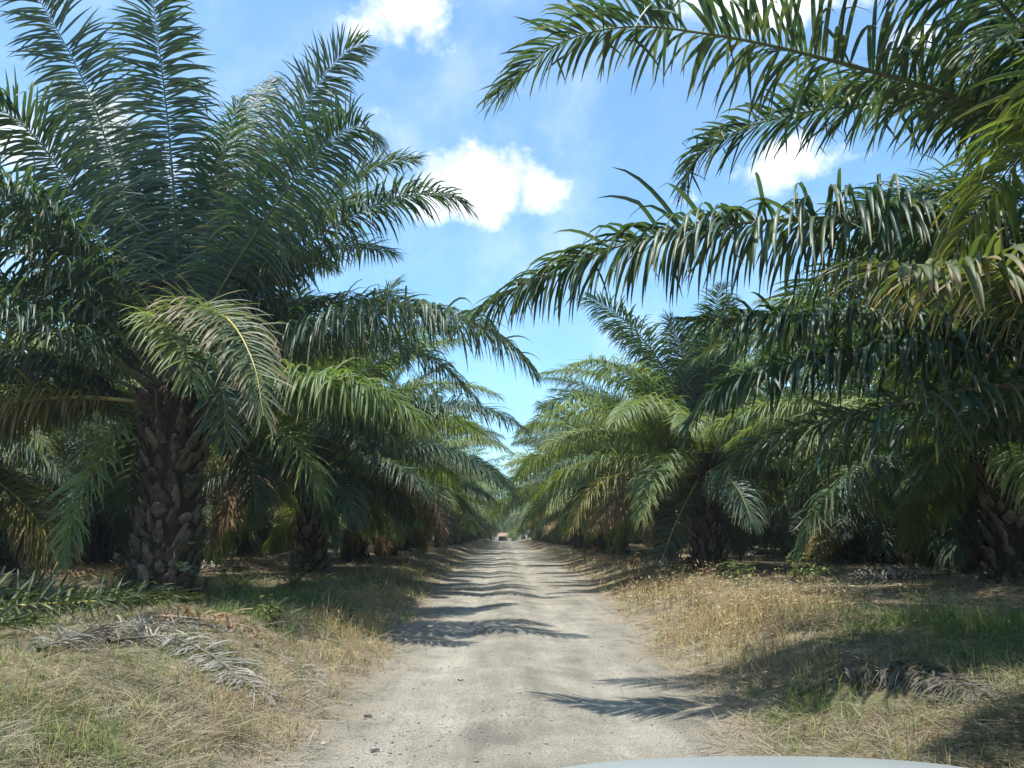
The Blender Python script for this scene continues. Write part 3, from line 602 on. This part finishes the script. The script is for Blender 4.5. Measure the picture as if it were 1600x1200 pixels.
# the plantation beyond, one far mass of palm crowns
q = Geo(); rf = np.random.default_rng(8)
for k in range(230):
    x = rf.choice([-1, 1]) * rf.uniform(14, 260); y = rf.uniform(max(85, abs(x) * .95), 300)
    if k < 26: x, y = rf.uniform(-22, 22), rf.uniform(222, 300)
    z = float(gz(x, y)); h = rf.uniform(3.2, 4.4); b = rf.uniform(0, 6.28)
    tube(q, [(x, y, z - .3), (x, y, z + h)], [.5, .4], 6, 1, .3, .0)
    for i in range(22):
        t = i / 21; kk = int(t * 11); c = Geo(); frond(c, arc(age_len(kk), AGES[kk][0], AGES[kk][1], 0, 7), rf, 12, 1.1, .40, 2, False, 1.0, rad=.07, horiz=(1, 0, 0), start=.1)
        v, f, m, a, bb = c.arrays(); az = b + i * 2.4; cs, sn = math.cos(az), math.sin(az)
        q.v.append(np.stack([cs * v[:, 0] - sn * v[:, 1] + x, sn * v[:, 0] + cs * v[:, 1] + y, v[:, 2] + z + h], 1)); q.f.append(f + q.n); q.m.append(m); q.a.append(a); q.b.append(bb); q.n += len(v)
tag(link('distant_palms', q.mesh('distant_palms', [M_GREEN, M_RACHIS])), kind='stuff')
# palms that close the far end of the road
for k, (x, y, lab) in enumerate([(-5.5, 196, 'far oil palm closing the end of the road, left of the shed'), (4.6, 199, 'far oil palm closing the end of the road, right of the shed'),
                                 (-.8, 221, 'far oil palm straight behind the shed at the end of the road'), (9.5, 208, 'far oil palm at the road end, farther right of the shed'), (-10, 207, 'far oil palm at the road end, farther left of the shed')]):
    small_palm(x, y, lab, 860 + k, 3.6)

# ------------------------------------------------------------------ ground cover
def grass_mat(name, stops, trans=.25, rough=.6):
    m, t = new_mat(name); o = N(t, 'ShaderNodeOutputMaterial'); p = N(t, 'ShaderNodeBsdfPrincipled')
    col = ramp(t, attr(t, 'tint'), stops)
    t.links.new(col, p.inputs['Base Color']); p.inputs['Roughness'].default_value = rough; p.inputs['Specular IOR Level'].default_value = .3
    tr = N(t, 'ShaderNodeBsdfTranslucent'); t.links.new(col, tr.inputs[0]); ms = N(t, 'ShaderNodeMixShader'); ms.inputs[0].default_value = trans
    t.links.new(p.outputs[0], ms.inputs[1]); t.links.new(tr.outputs[0], ms.inputs[2]); t.links.new(ms.outputs[0], o.inputs[0]); return m
M_STRAW = grass_mat('straw', [(0, (.07, .055, .038)), (.3, (.19, .16, .10)), (.7, (.28, .245, .155)), (1, (.42, .385, .30))], .15)
M_DRYG = grass_mat('dry_grass_blade', [(0, (.20, .12, .055)), (.4, (.34, .24, .10)), (.75, (.45, .36, .16)), (1, (.33, .34, .12))])
M_REDG = grass_mat('withered_weed', [(0, (.15, .09, .045)), (.4, (.30, .21, .11)), (.8, (.45, .36, .20)), (1, (.26, .26, .11))])
M_GRNG = grass_mat('green_grass_blade', [(0, (.055, .09, .025)), (.5, (.11, .17, .045)), (.85, (.21, .26, .07)), (1, (.38, .34, .13))], .35)
def blades(g, r, x, y, h, w, elev, az, bend, tint, z0=0.0):
    n = len(x); z = gz(x, y) + z0
    p = np.stack([x, y, z], 1); hd = np.stack([np.cos(az), np.sin(az), np.zeros(n)], 1)
    W = np.stack([-np.sin(az), np.cos(az), np.zeros(n)], 1) * np.cos(r.uniform(-1, 1, n))[:, None] + np.array([0, 0, 1.0]) * np.sin(r.uniform(-.8, .8, n))[:, None]
    rings = []; e = elev.copy()
    for q, ww in enumerate((1, .85, .5, .06)):
        rings.append(np.stack([p - W * (w * ww * .5)[:, None], p + W * (w * ww * .5)[:, None]], 1))
        d = hd * np.cos(e)[:, None]; d[:, 2] = np.sin(e)
        p = p + d * (h / 3)[:, None]
        p[:, 2] = np.maximum(p[:, 2], gz(p[:, 0], p[:, 1]) + .004 + z0 * .5)
        e = e - bend
    V = np.stack(rings, 1); idx = np.arange(n * 8).reshape(n, 4, 2)
    F = np.stack([idx[:, :-1, 0], idx[:, :-1, 1], idx[:, 1:, 1], idx[:, 1:, 0]], -1).reshape(-1, 4)
    g.add(V, F, 0, np.repeat(np.clip(tint, 0, 1), 8))
def scatter(r, n, y0, y1, pw=1.6, side=None, dmin=-.1, dmax=30):
    """points on the verges, thinning with distance"""
    u = r.random(n); a, b = y0 ** (1 - pw), y1 ** (1 - pw); y = (a + u * (b - a)) ** (1 / (1 - pw))
    half = .72 * y + 2.5
    x = r.uniform(-1, 1, n) * half
    d = off_road(x, y); k = (d > dmin) & (d < dmax)
    if side: k &= (np.sign(x - .1) == side)
    return x[k], y[k]
def blob(x, y, L):
    m = np.zeros(len(x))
    for cx, cy, rx, ry, s in L: m = np.maximum(m, s * np.exp(-(((x - cx) / rx) ** 2 + ((y - cy) / ry) ** 2)))
    return m
GREEN = [(-3.4, 5.4, 1.2, .9, .28), (-2.2, 5.0, .6, .8, .25), (-4.6, 7.0, 1.0, .8, .25), (-4.0, 14.0, 2.2, 1.7, 1.0), (-3.2, 11.2, 1.0, 1.2, .6), (-6, 17.5, 3, 2.2, .6), (-3.4, 20, 1.2, 3, .7), (5.6, 9.4, 1.5, 1.1, 1.2), (6.4, 8.0, 1.6, 1.3, 1.0), (4.6, 7.0, 1.0, .8, .5), (5.2, 11, 1.2, .8, .45), (3.2, 6.0, .7, .8, .15), (-6.5, 9.6, 1.5, 1.2, .6), (2.6, 7.0, .5, .9, .4), (-2.8, 8.5, .7, 1.2, .25), (-3.0, 33, 1.0, 12, .4)]
TALL = [(3.3, 11.5, 1.0, 2.2, 1.0), (4.3, 12.8, 1.1, 1.4, .9), (3.6, 17.5, .9, 4.0, .8), (4.0, 24, 1.0, 4, .6), (2.9, 8.8, .5, 1.2, .6), (-2.3, 12.0, .6, 3.0, .8), (-2.7, 17, .6, 4, .8), (-3.3, 27, 1.0, 6, .9), (-4, 45, 1.4, 14, .8), (4.2, 40, 1.2, 12, .8), (-2.3, 7.5, .5, 1.5, .35), (-4.4, 5.6, 1.4, .7, .35)]
rg = np.random.default_rng(21)
# matted straw and thatch
g = Geo(); x, y = scatter(rg, 300000, 3.6, 60, 1.75, dmin=-.3); k0 = (off_road(x, y) > .05) | (rg.random(len(x)) < .2); x, y = x[k0], y[k0]
keep = rg.random(len(x)) < .10 + 1.5 * (vnoise(x, y, 1.1) * vnoise(x + 9, y, .35)); x, y = x[keep], y[keep]; n = len(x); sc = np.clip(y / 9, .8, 2.2)
cell = vnoise(x, y, .8) * 12.6                                # neighbouring straws lie roughly the same way
blades(g, rg, x, y, rg.uniform(.10, .42, n) * np.sqrt(sc), rg.uniform(.003, .009, n) * sc, rg.uniform(-.05, .55, n), cell + rg.normal(0, .9, n), rg.uniform(.02, .3, n), rg.beta(2, 2, n) * .8 + .25 * (vnoise(x, y, 1.7) - .3), .006)
tag(link('straw_litter', g.mesh('straw_litter', [M_STRAW])), kind='stuff')
# standing dry grass
def clumps(r, x, y, per, spread):
    n = len(x); X = np.repeat(x, per) + r.normal(0, spread, n * per); Y = np.repeat(y, per) + r.normal(0, spread, n * per)
    return X, Y, np.repeat(np.arange(n), per)
g = Geo(); x, y = scatter(rg, 26000, 3.8, 75, 1.5, dmin=.0); w_ = blob(x, y, TALL)
keep = rg.random(len(x)) < .05 + w_ * .95; x, y, w_ = x[keep], y[keep], w_[keep]; X, Y, ci = clumps(rg, x, y, 11, .05); n = len(X); sc = np.clip(Y / 10, .8, 3)
hh = (rg.uniform(.12, .5, len(x)) * (.5 + .8 * w_))[ci] * rg.uniform(.6, 1.25, n)
blades(g, rg, X, Y, hh * 1.1, rg.uniform(.003, .007, n) * sc, rg.normal(1.15, .28, n), rg.uniform(0, 6.28, n), rg.uniform(.05, .5, n), rg.beta(2, 2, n) * .7 + .35 * rg.random(len(x))[ci])
tag(link('dry_grass', g.mesh('dry_grass', [M_DRYG])), kind='stuff')
# rust brown withered weeds, branching, on the right verge
g = Geo(); REDD = [(3.4, 11.4, .95, 2.0, 1.0), (4.4, 13.0, 1.2, 1.2, .8), (3.7, 18, .9, 4, .9), (2.9, 9.4, .5, 1.2, .6), (4.4, 26, 1.2, 4, .8), (4.6, 40, 1.0, 12, .5), (-2.6, 16, .5, 3, .35)]
x, y = scatter(rg, 24000, 5, 60, 1.3, dmin=.1); keep = rg.random(len(x)) < blob(x, y, REDD) * .62; x, y = x[keep], y[keep]; n0 = len(x)
hs_ = rg.uniform(.22, .68, n0) * (.75 + .25 * (y > 8)); X, Y, ci = clumps(rg, x, y, 4, .03); n = len(X); sc = np.clip(Y / 10, .9, 3)
blades(g, rg, X, Y, hs_[ci] * rg.uniform(.7, 1.1, n), np.full(n, .006) * sc, rg.normal(1.3, .2, n), rg.uniform(0, 6.28, n), rg.uniform(-.05, .25, n), rg.random(n) * .6)
X, Y, ci = clumps(rg, x, y, 16, .075); n = len(X); sc = np.clip(Y / 10, .9, 3)
zz = hs_[ci] * rg.uniform(.1, .95, n)
blades(g, rg, X, Y, rg.uniform(.04, .12, n), rg.uniform(.008, .018, n) * sc, rg.uniform(-.6, 1.2, n), rg.uniform(0, 6.28, n), rg.uniform(0, .5, n), rg.random(n), 0)
g.v[-1][:, 2] += np.repeat(zz, 8)
tag(link('withered_weeds', g.mesh('withered_weeds', [M_REDG])), kind='stuff')
# green grass and low leafy cover
g = Geo(); x, y = scatter(rg, 30000, 4.0, 60, 1.35, dmin=.15); w_ = blob(x, y, GREEN)
keep = rg.random(len(x)) < .03 + w_; x, y, w_ = x[keep], y[keep], w_[keep]; X, Y, ci = clumps(rg, x, y, 12, .045); n = len(X); sc = np.clip(Y / 10, .8, 3)
hh = (rg.uniform(.10, .36, len(x)) * (.6 + .7 * w_))[ci] * rg.uniform(.6, 1.3, n)
blades(g, rg, X, Y, hh, rg.uniform(.005, .011, n) * sc, rg.normal(1.0, .3, n), rg.uniform(0, 6.28, n), rg.uniform(.1, .6, n), rg.beta(2, 2, n) + .25 * (rg.random(len(x))[ci] - .4))
tag(link('green_grass', g.mesh('green_grass', [M_GRNG])), kind='stuff')
# gravel on the road
M_STONE = plain('gravel_stone', [(.10, .092, .082), (.25, .225, .19), (.42, .38, .32)], 6, .9, .5, 60, .2)
def stones(g, r, X, Y, S):
    base = np.array([[a, b, c] for c in (-1, 1) for b in (-1, 1) for a in (-1, 1)], float); base /= np.sqrt(3)
    n = len(X); V = base[None] * (1 + r.normal(0, .22, (n, 8, 1))) * np.stack([r.uniform(.7, 1.4, n), r.uniform(.6, 1.2, n), r.uniform(.4, .8, n)], 1)[:, None] * S[:, None, None]
    a = r.uniform(0, 6.28, n); c, s_ = np.cos(a)[:, None], np.sin(a)[:, None]
    V = np.stack([V[..., 0] * c - V[..., 1] * s_, V[..., 0] * s_ + V[..., 1] * c, V[..., 2]], -1) + np.stack([X, Y, gz(X, Y) + S * .15], -1)[:, None]
    f = np.array([[0, 2, 3, 1], [4, 5, 7, 6], [0, 1, 5, 4], [1, 3, 7, 5], [3, 2, 6, 7], [2, 0, 4, 6]])
    g.add(V, (f[None] + (np.arange(n) * 8)[:, None, None]).reshape(-1, 4), 0, np.repeat(r.random(n), 8))
g = Geo(); n = 26000; u = rg.random(n); Y = (4.2 ** -.9 + u * (45 ** -.9 - 4.2 ** -.9)) ** (1 / -.9); t01 = rg.beta(.8, .8, n); X = road_l(Y) - .5 + (road_r(Y) - road_l(Y) + 1.0) * t01
keep = rg.random(n) < .25 + .75 * (vnoise(X, Y, .9) > .5); X, Y = X[keep], Y[keep]; n = len(X)
stones(g, rg, X, Y, np.exp(rg.normal(-5.3, .5, n)))
big_ = [at(547, 1098, 1), at(575, 1115, 1), at(585, 1163, 1), at(505, 1155, 1), at(895, 1082, 1), at(720, 1060, 1), at(905, 1090, 1)]
B = np.array([(CAM + (q - CAM) * (1.57 / -(q - CAM)[2])) for q in big_]); stones(g, rg, B[:, 0], B[:, 1], np.array([.035, .05, .05, .03, .03, .025, .03]))
tag(link('road_gravel', g.mesh('road_gravel', [M_STONE], smooth=False)), kind='stuff')

# ------------------------------------------------------------------ fallen fronds
def fallen(pts, label, mats, seed, group=None, h=.05, **kw):
    r = np.random.default_rng(seed); P = [(x, y, float(gz(x, y)) + h) for x, y in pts]; Q, L = curve(P, 34)
    Q[:, 2] = gz(Q[:, 0], Q[:, 1]) + h
    a = dict(nl=int(20 * L), Lm=.7, w=.04, segs=5, grav=2.5, kink=.35, plum=50, rad=.035); a.update(kw); jit = a.pop('jit', .008); g = Geo(); frond(g, Q, r, **a)
    g.v = [v + r.normal(0, jit * .5, v.shape) + np.repeat(r.normal(0, jit * 2, (len(v) // 3 + 1, 3)), 3, 0)[:len(v)] * [1, 1, .6] * (jit > .01) for v in g.v]
    for v in g.v:
        lo = gz(v[:, 0], v[:, 1]) + .015; v[:, 2] = np.maximum(v[:, 2], lo + r.random(len(v)) * .01)
    o0 = Q[0].copy(); g.v = [v - o0 for v in g.v]
    o = link('fallen_frond', g.mesh('fallen_frond', mats), None, o0); tag(o, label, 'palm frond', group); return o
def gp(px, py):
    y = 8.0
    for _ in range(60):
        q = at(px, py, y); y = y - .6 * (float(gz(q[0], q[1])) - q[2]) / max(.05, (CAM[2] - q[2]) / y)
    q = at(px, py, y); return (q[0], q[1])
LIT = 'cut palm fronds lying on the ground'
fallen([(-7.4, 8.0), (-6.3, 8.8), (-5.0, 10.0), (-4.3, 11.0)], 'green cut frond with bright yellow midrib lying at the left edge', [M_CUT, M_RACHY], 1, LIT, .26, grav=1.1, Lm=.62, w=.03, plum=40, lift=8, rad=.022, kink=.15, nl=120)
fallen([(-7.9, 10.9), (-6.6, 11.3), (-5.4, 11.6)], 'green cut frond lying just in front of the big left trunk', [M_CUT, M_RACHIS], 2, LIT, .15, grav=1.0, Lm=.65, w=.03, lift=10, kink=.2, nl=90)
fallen([(-8.6, 9.8), (-7.4, 9.6), (-6.2, 9.5)], 'green cut frond between the yellow-ribbed one and the big trunk', [M_CUT, M_RACHIS], 12, LIT, .2, grav=1.0, Lm=.65, w=.03, lift=12, kink=.2, nl=90)
fallen([(-6.4, 6.5), (-5.6, 7.3), (-5.0, 8.3)], 'small green frond sticking up at the left edge near the bleached frond', [M_CUT, M_RACHIS], 3, LIT, .1, grav=1.0, Lm=.7, lift=18)
fallen([gp(170, 1015), gp(255, 1005), gp(330, 1035), gp(378, 1075), gp(425, 1100)], 'bleached grey frond curving towards the road on the left verge', [M_GREY, M_RACHB], 4, LIT, .07, grav=1.2, Lm=.46, nl=170, w=.018, lift=-2, plum=18, kink=.3, broken=.2, miss=.1, jit=.004, rad=.016, start=.04)
fallen([gp(60, 1030), gp(150, 1000), gp(260, 985), gp(340, 990)], 'bleached grey frond half buried in straw, behind the curving one', [M_GREY, M_RACHB], 11, LIT, .08, grav=1.3, Lm=.5, nl=150, w=.020, plum=26, kink=.3, broken=.25, miss=.15, jit=.004, rad=.016, start=.04)
fallen([(-4.6, 10.4), (-3.7, 10.0), (-2.9, 9.7)], 'thin brown frond on the left verge behind the bleached one', [M_BROWN, M_RACHB], 5, LIT, .05, nl=26, Lm=.4)
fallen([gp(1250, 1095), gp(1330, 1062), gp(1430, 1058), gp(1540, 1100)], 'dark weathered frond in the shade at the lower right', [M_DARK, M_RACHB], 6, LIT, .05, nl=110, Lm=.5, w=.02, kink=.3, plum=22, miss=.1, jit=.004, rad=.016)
fallen([(-2.9, 9.3), (-2.2, 8.9), (-1.9, 8.0)], 'short grey frond scrap beside the dry grass of the left road edge', [M_GREY, M_RACHB], 7, LIT, .03, nl=46, Lm=.30, w=.014, kink=.4, miss=.2, plum=20, jit=.004, rad=.012)
fallen([(5.2, 6.9), (6.0, 7.9), (6.4, 9.0)], 'dark frond under the near right palm', [M_DARK, M_RACHB], 8, LIT, .08, nl=90, Lm=.6)
rl = np.random.default_rng(5)
for side in (-1, 1):
    for k in range(16):
        y = 15.5 + k * 2.6 + rl.uniform(-1, 1); x = side * rl.uniform(5.5 + (k < 3) * 2, min(18, 4 + y * .5)); a = rl.uniform(0, 6.28); L = rl.uniform(1.2, 2.2)
        pale = rl.random() < .6
        fallen([(x - L * math.cos(a), y - L * math.sin(a)), (x, y), (x + L * math.cos(a + .4), y + L * math.sin(a + .4))],
               f"{'bleached' if pale else 'brown'} fallen frond among the litter under the palms {'left' if side < 0 else 'right'} of the road", [M_GREY if pale else M_BROWN, M_RACHB], 50 + k + 40 * (side > 0),
               f"{'bleached' if pale else 'brown'} fronds littering the ground under the palms {'left' if side < 0 else 'right'} of the road", .08, nl=70, Lm=.6, segs=4)

# ------------------------------------------------------------------ leafy weeds one can tell apart
def leafy(x, y, label, seed, mat, stems=9, h=.5, leaf=.1, lw=.05):
    r = np.random.default_rng(seed); z = float(gz(x, y)); root = empty('weed', (x, y, z)); tag(root, label, 'weed')
    g = Geo(); q = Geo()
    for s_ in range(stems):
        a = r.uniform(0, 6.28); e = r.uniform(.7, 1.4); P = [np.zeros(3)]; d = np.array([math.cos(a) * math.cos(e), math.sin(a) * math.cos(e), math.sin(e)])
        for k in range(8): P.append(P[-1] + d * h / 8 * r.uniform(.8, 1.2)); d = nrm(d + r.normal(0, .12, 3) + [0, 0, -.06])
        P = np.array(P); tube(q, P, np.linspace(.006, .002, 9), 4, 0, .5)
        for k in range(2, 9):
            for _ in range(2):
                b = r.uniform(0, 6.28); dv = nrm(np.array([math.cos(b), math.sin(b), r.uniform(-.3, .6)])); sv = nrm(np.cross(dv, [0, 0, 1])); L = leaf * r.uniform(.6, 1.2); w = lw * r.uniform(.7, 1.2)
                p0 = P[k]; m1 = p0 + dv * L * .4; tp = p0 + dv * L + [0, 0, -L * .25]; up = np.cross(sv, dv) * w * .2
                g.add([p0, m1 + sv * w / 2 + up, tp, m1 - [0, 0, .002], m1 - sv * w / 2 + up], [[0, 1, 2, 3], [0, 3, 2, 4]], 0, r.random())
    link('stem', q.mesh('stem', [M_RACHIS]), root); link('leaves', g.mesh('leaves', [mat]), root)
leafy(-3.1, 10.6, 'trailing weed with small yellowing leaves beside the left verge hump', 1, M_GRNG, 8, .4, .09, .06)
leafy(-4.4, 16.5, 'bushy green weed growing right of the big left trunk', 2, M_GRNG, 16, .7, .13, .06)
leafy(5.1, 17.5, 'narrow-leaved green weed at the foot of the hanging right frond', 3, M_GRNG, 10, .6, .3, .035)
leafy(6.3, 17.0, 'leafy green sprout in the shade behind the tall withered weeds', 4, M_GRNG, 9, .7, .16, .07)
leafy(-6.2, 12.9, 'small dark weed clinging to the base of the big left trunk', 5, M_GRNG, 12, .5, .1, .06)

# ------------------------------------------------------------------ shed at the far end
M_RUST = plain('rusty_roof_sheet', [(.18, .11, .08), (.30, .21, .15), (.38, .29, .22)], 2.5, .8, .3, 12, .2)
M_PLANK = plain('dark_plank', [(.02, .014, .011), (.045, .03, .022), (.08, .05, .035)], 3, .9)
def box(g, x0, x1, y0, y1, z0, z1, m=0):
    v = [[x, y, z] for z in (z0, z1) for y in (y0, y1) for x in (x0, x1)]
    g.add(v, [[0, 2, 3, 1], [4, 5, 7, 6], [0, 1, 5, 4], [1, 3, 7, 5], [3, 2, 6, 7], [2, 0, 4, 6]], m)
sx, sy = -.6, 206; sz = float(gz(sx, sy)); shed = empty('shed', (sx, sy, sz - .05)); shed.scale = (.8, .8, .8); tag(shed, 'small shed with rusty roof and dark open front at the far end', 'shed')
g = Geo(); box(g, -1.5, 1.5, 1.2, 1.3, 0, 1.7); box(g, -1.5, -1.4, -1.2, 1.2, 0, 1.6); box(g, 1.4, 1.5, -1.2, 1.2, 0, 1.6); box(g, -1.4, 1.4, -1.15, -1.05, 0, .7); link('wall', g.mesh('wall', [M_PLANK], False), shed)
g = Geo(); box(g, -1.52, -1.40, -1.42, -1.3, 0, 1.62); box(g, 1.40, 1.52, -1.42, -1.3, 0, 1.62); link('post', g.mesh('post', [M_PLANK], False), shed)
g = Geo(); n = 40
for k in range(n):
    a, b = -1.9 + 3.8 * k / n, -1.9 + 3.8 * (k + 1) / n; dz = .03 * (k % 2)
    g.add([[a, -1.7, 1.55 + dz], [b, -1.7, 1.58 - dz], [b, 0, 2.75 - dz], [a, 0, 2.72 + dz]], [[0, 1, 2, 3]]); g.add([[a, 0, 2.72 + dz], [b, 0, 2.75 - dz], [b, 1.7, 1.58 - dz], [a, 1.7, 1.55 + dz]], [[0, 1, 2, 3]])
link('roof', g.mesh('roof', [M_RUST], False), shed)

# ------------------------------------------------------------------ the car the photograph was taken from: its bonnet shows at the bottom
m_paint, t = new_mat('silver_car_paint'); o = N(t, 'ShaderNodeOutputMaterial'); p = N(t, 'ShaderNodeBsdfPrincipled')
t.links.new(ramp(t, noise_tex(t, 3, 4), [(.3, (.22, .24, .235)), (.7, (.26, .28, .27))]), p.inputs['Base Color']); p.inputs['Metallic'].default_value = .15; p.inputs['Roughness'].default_value = .5; p.inputs['Coat Weight'].default_value = .1
t.links.new(p.outputs[0], o.inputs[0])
m_tyre = plain('tyre_rubber', [(.012, .012, .012), (.02, .02, .02), (.035, .033, .03)], 8, .85)
m_glass = plain('lamp_glass', [(.45, .47, .48), (.55, .57, .58), (.65, .66, .66)], 2, .12, spec=.8)
car = empty('car', (.62, 0, 0)); tag(car, 'silver car whose bonnet edge shows at the bottom of the view', 'car')
def hood_z(x, y): return 1.106 - .075 * x * x - .16 * np.abs(x / .82) ** 6 - .42 * np.maximum(0, y - 1.72) ** 2 - .05 * (1.7 - y) * 0 - 1.2 * np.maximum(0, y - 2.15) ** 2
g = Geo(); xs = np.linspace(-.80, .80, 60); ys = np.linspace(.72, 2.42, 50); Xh, Yh = np.meshgrid(xs, ys); taper = 1 - .10 * np.maximum(0, (Yh - 1.5)) ** 2
Zh = hood_z(Xh, Yh); i = np.arange(49)[:, None] * 60; j = np.arange(59)[None]
g.add(np.stack([Xh * taper, Yh, Zh], -1), np.stack([i + j, i + j + 1, i + 60 + j + 1, i + 60 + j], -1)); link('bonnet', g.mesh('bonnet', [m_paint]), car)
g = Geo(); edge = [(-.80, .72), (-.80, 1.2), (-.80, 1.7), (-.79, 2.1), (-.735, 2.42), (-.4, 2.50), (0, 2.53), (.4, 2.50), (.735, 2.42), (.79, 2.1), (.80, 1.7), (.80, 1.2), (.80, .72)]
e = np.array(edge); rings = []
for (fz, off) in ((1, 0), (.93, .03), (.75, .05), (.5, .06), (.32, .03)):
    zt = np.minimum(hood_z(np.clip(e[:, 0], -.78, .78), np.minimum(e[:, 1], 2.42)) - .01, 1.1); rings.append(np.stack([e[:, 0] * (1 + off * .8), e[:, 1] + off * (e[:, 1] > 2), .28 + (zt - .28) * (fz - .32) / .68], 1))
V = np.array(rings); i = np.arange(4)[:, None] * 13; j = np.arange(12)[None]; g.add(V, np.stack([i + j, i + j + 1, i + 13 + j + 1, i + 13 + j], -1)); link('front_body', g.mesh('front_body', [m_paint]), car)
for sx_ in (-1, 1):
    g = Geo(); an = np.linspace(0, 2 * np.pi, 33)[:-1]; rings = []
    for (xx, rr) in ((-.1, .2), (-.1, .3), (-.08, .335), (.08, .335), (.1, .3), (.1, .2)): rings.append(np.stack([np.full(32, xx), np.cos(an) * rr, np.sin(an) * rr], 1))
    V = np.array(rings); i = np.arange(5)[:, None] * 32; j = np.arange(32)[None]; g.add(V, np.stack([i + j, i + (j + 1) % 32, i + 32 + (j + 1) % 32, i + 32 + j], -1))
    wl = link('wheel', g.mesh('wheel', [m_tyre]), car, (sx_ * .72, 1.75, .345))
    g = Geo(); tube(g, [(sx_ * .62, 2.40, .72), (sx_ * .52, 2.47, .72)], [.11, .07], 16); link('headlight', g.mesh('headlight', [m_glass]), car)

# ------------------------------------------------------------------ the air
mh, t = new_mat('haze_air'); o = N(t, 'ShaderNodeOutputMaterial'); v = N(t, 'ShaderNodeVolumePrincipled')
v.inputs['Color'].default_value = (.80, .90, .95, 1); v.inputs['Density'].default_value = .0006; v.inputs['Anisotropy'].default_value = .2
t.links.new(v.outputs[0], o.inputs['Volume'])
g = Geo(); box(g, -905, 905, -65, 1405, -2.5, 14); tag(link('haze', g.mesh('haze', [mh], False)), kind='stuff')

for k, (x, y, hh_, lab) in enumerate([(-3.3, 186, 2.6, 'sunlit yellow-green bush left of the far shed'), (1.9, 190, 1.9, 'sunlit yellow-green bush right of the far shed'), (-5.6, 178, 1.8, 'low bright bush at the left road edge just before the far shed'), (2.6, 215, 3.0, 'taller green bush behind the far shed, to its right'), (-3.2, 214, 3.0, 'taller green bush behind the far shed, to its left'), (0.2, 219, 3.2, 'green bush directly behind the far shed')]):
    r = np.random.default_rng(70 + k); z = float(gz(x, y)); e = empty('bush', (x, y, z)); tag(e, lab, 'bush')
    g = Geo(); q = Geo()
    for b_ in range(9):
        a = r.uniform(0, 6.28); tip = np.array([math.cos(a), math.sin(a), 0]) * r.uniform(.3, 1.7) + [0, 0, hh_ * r.uniform(.5, 1)]; tube(q, [(0, 0, -.1), tip * [.4, .4, .6], tip], [.05, .035, .012], 5)
        c = tip + r.normal(0, .55, (170, 3)) * [1, 1, .8]; c[:, 2] = np.abs(c[:, 2]); d = nrm(r.normal(0, 1, (170, 3))); s2 = nrm(np.cross(d, r.normal(0, 1, (170, 3)))) * .09; L = r.uniform(.2, .4, 170)[:, None]
        V = np.stack([c, c + d * L * .5 + s2, c + d * L, c + d * L * .5 - s2], 1); g.add(V, np.arange(680).reshape(-1, 4), 0, np.repeat(r.uniform(.4, 1, 170), 4))
    link('stem', q.mesh('stem', [M_RACHB]), e); link('leaves', g.mesh('leaves', [M_GRNG]), e)
# ferns rooted between the leaf bases of the big left trunk
for k, (az, z0) in enumerate([(4.2, .35), (5.6, .5), (5.9, .9), (3.4, .7), (5.2, .2), (3.7, 1.5), (5.75, 1.9)]):
    r = np.random.default_rng(300 + k); g = Geo()
    for j in range(6):
        a = az + r.normal(0, .6); L = r.uniform(.25, .5); P = arc(L, r.uniform(20, 70), 95, 0, 12); c, s_ = math.cos(a), math.sin(a)
        P = np.stack([c * P[:, 0], s_ * P[:, 0], P[:, 2]], 1) + [math.cos(az) * .46, math.sin(az) * .46, z0]
        frond(g, P, r, 16, .11, .022, 2, True, .6, rad=.005, start=.08, horiz=(c, s_, 0))
    link('fern', g.mesh('fern', [M_GREEN, M_RACHIS]), left)
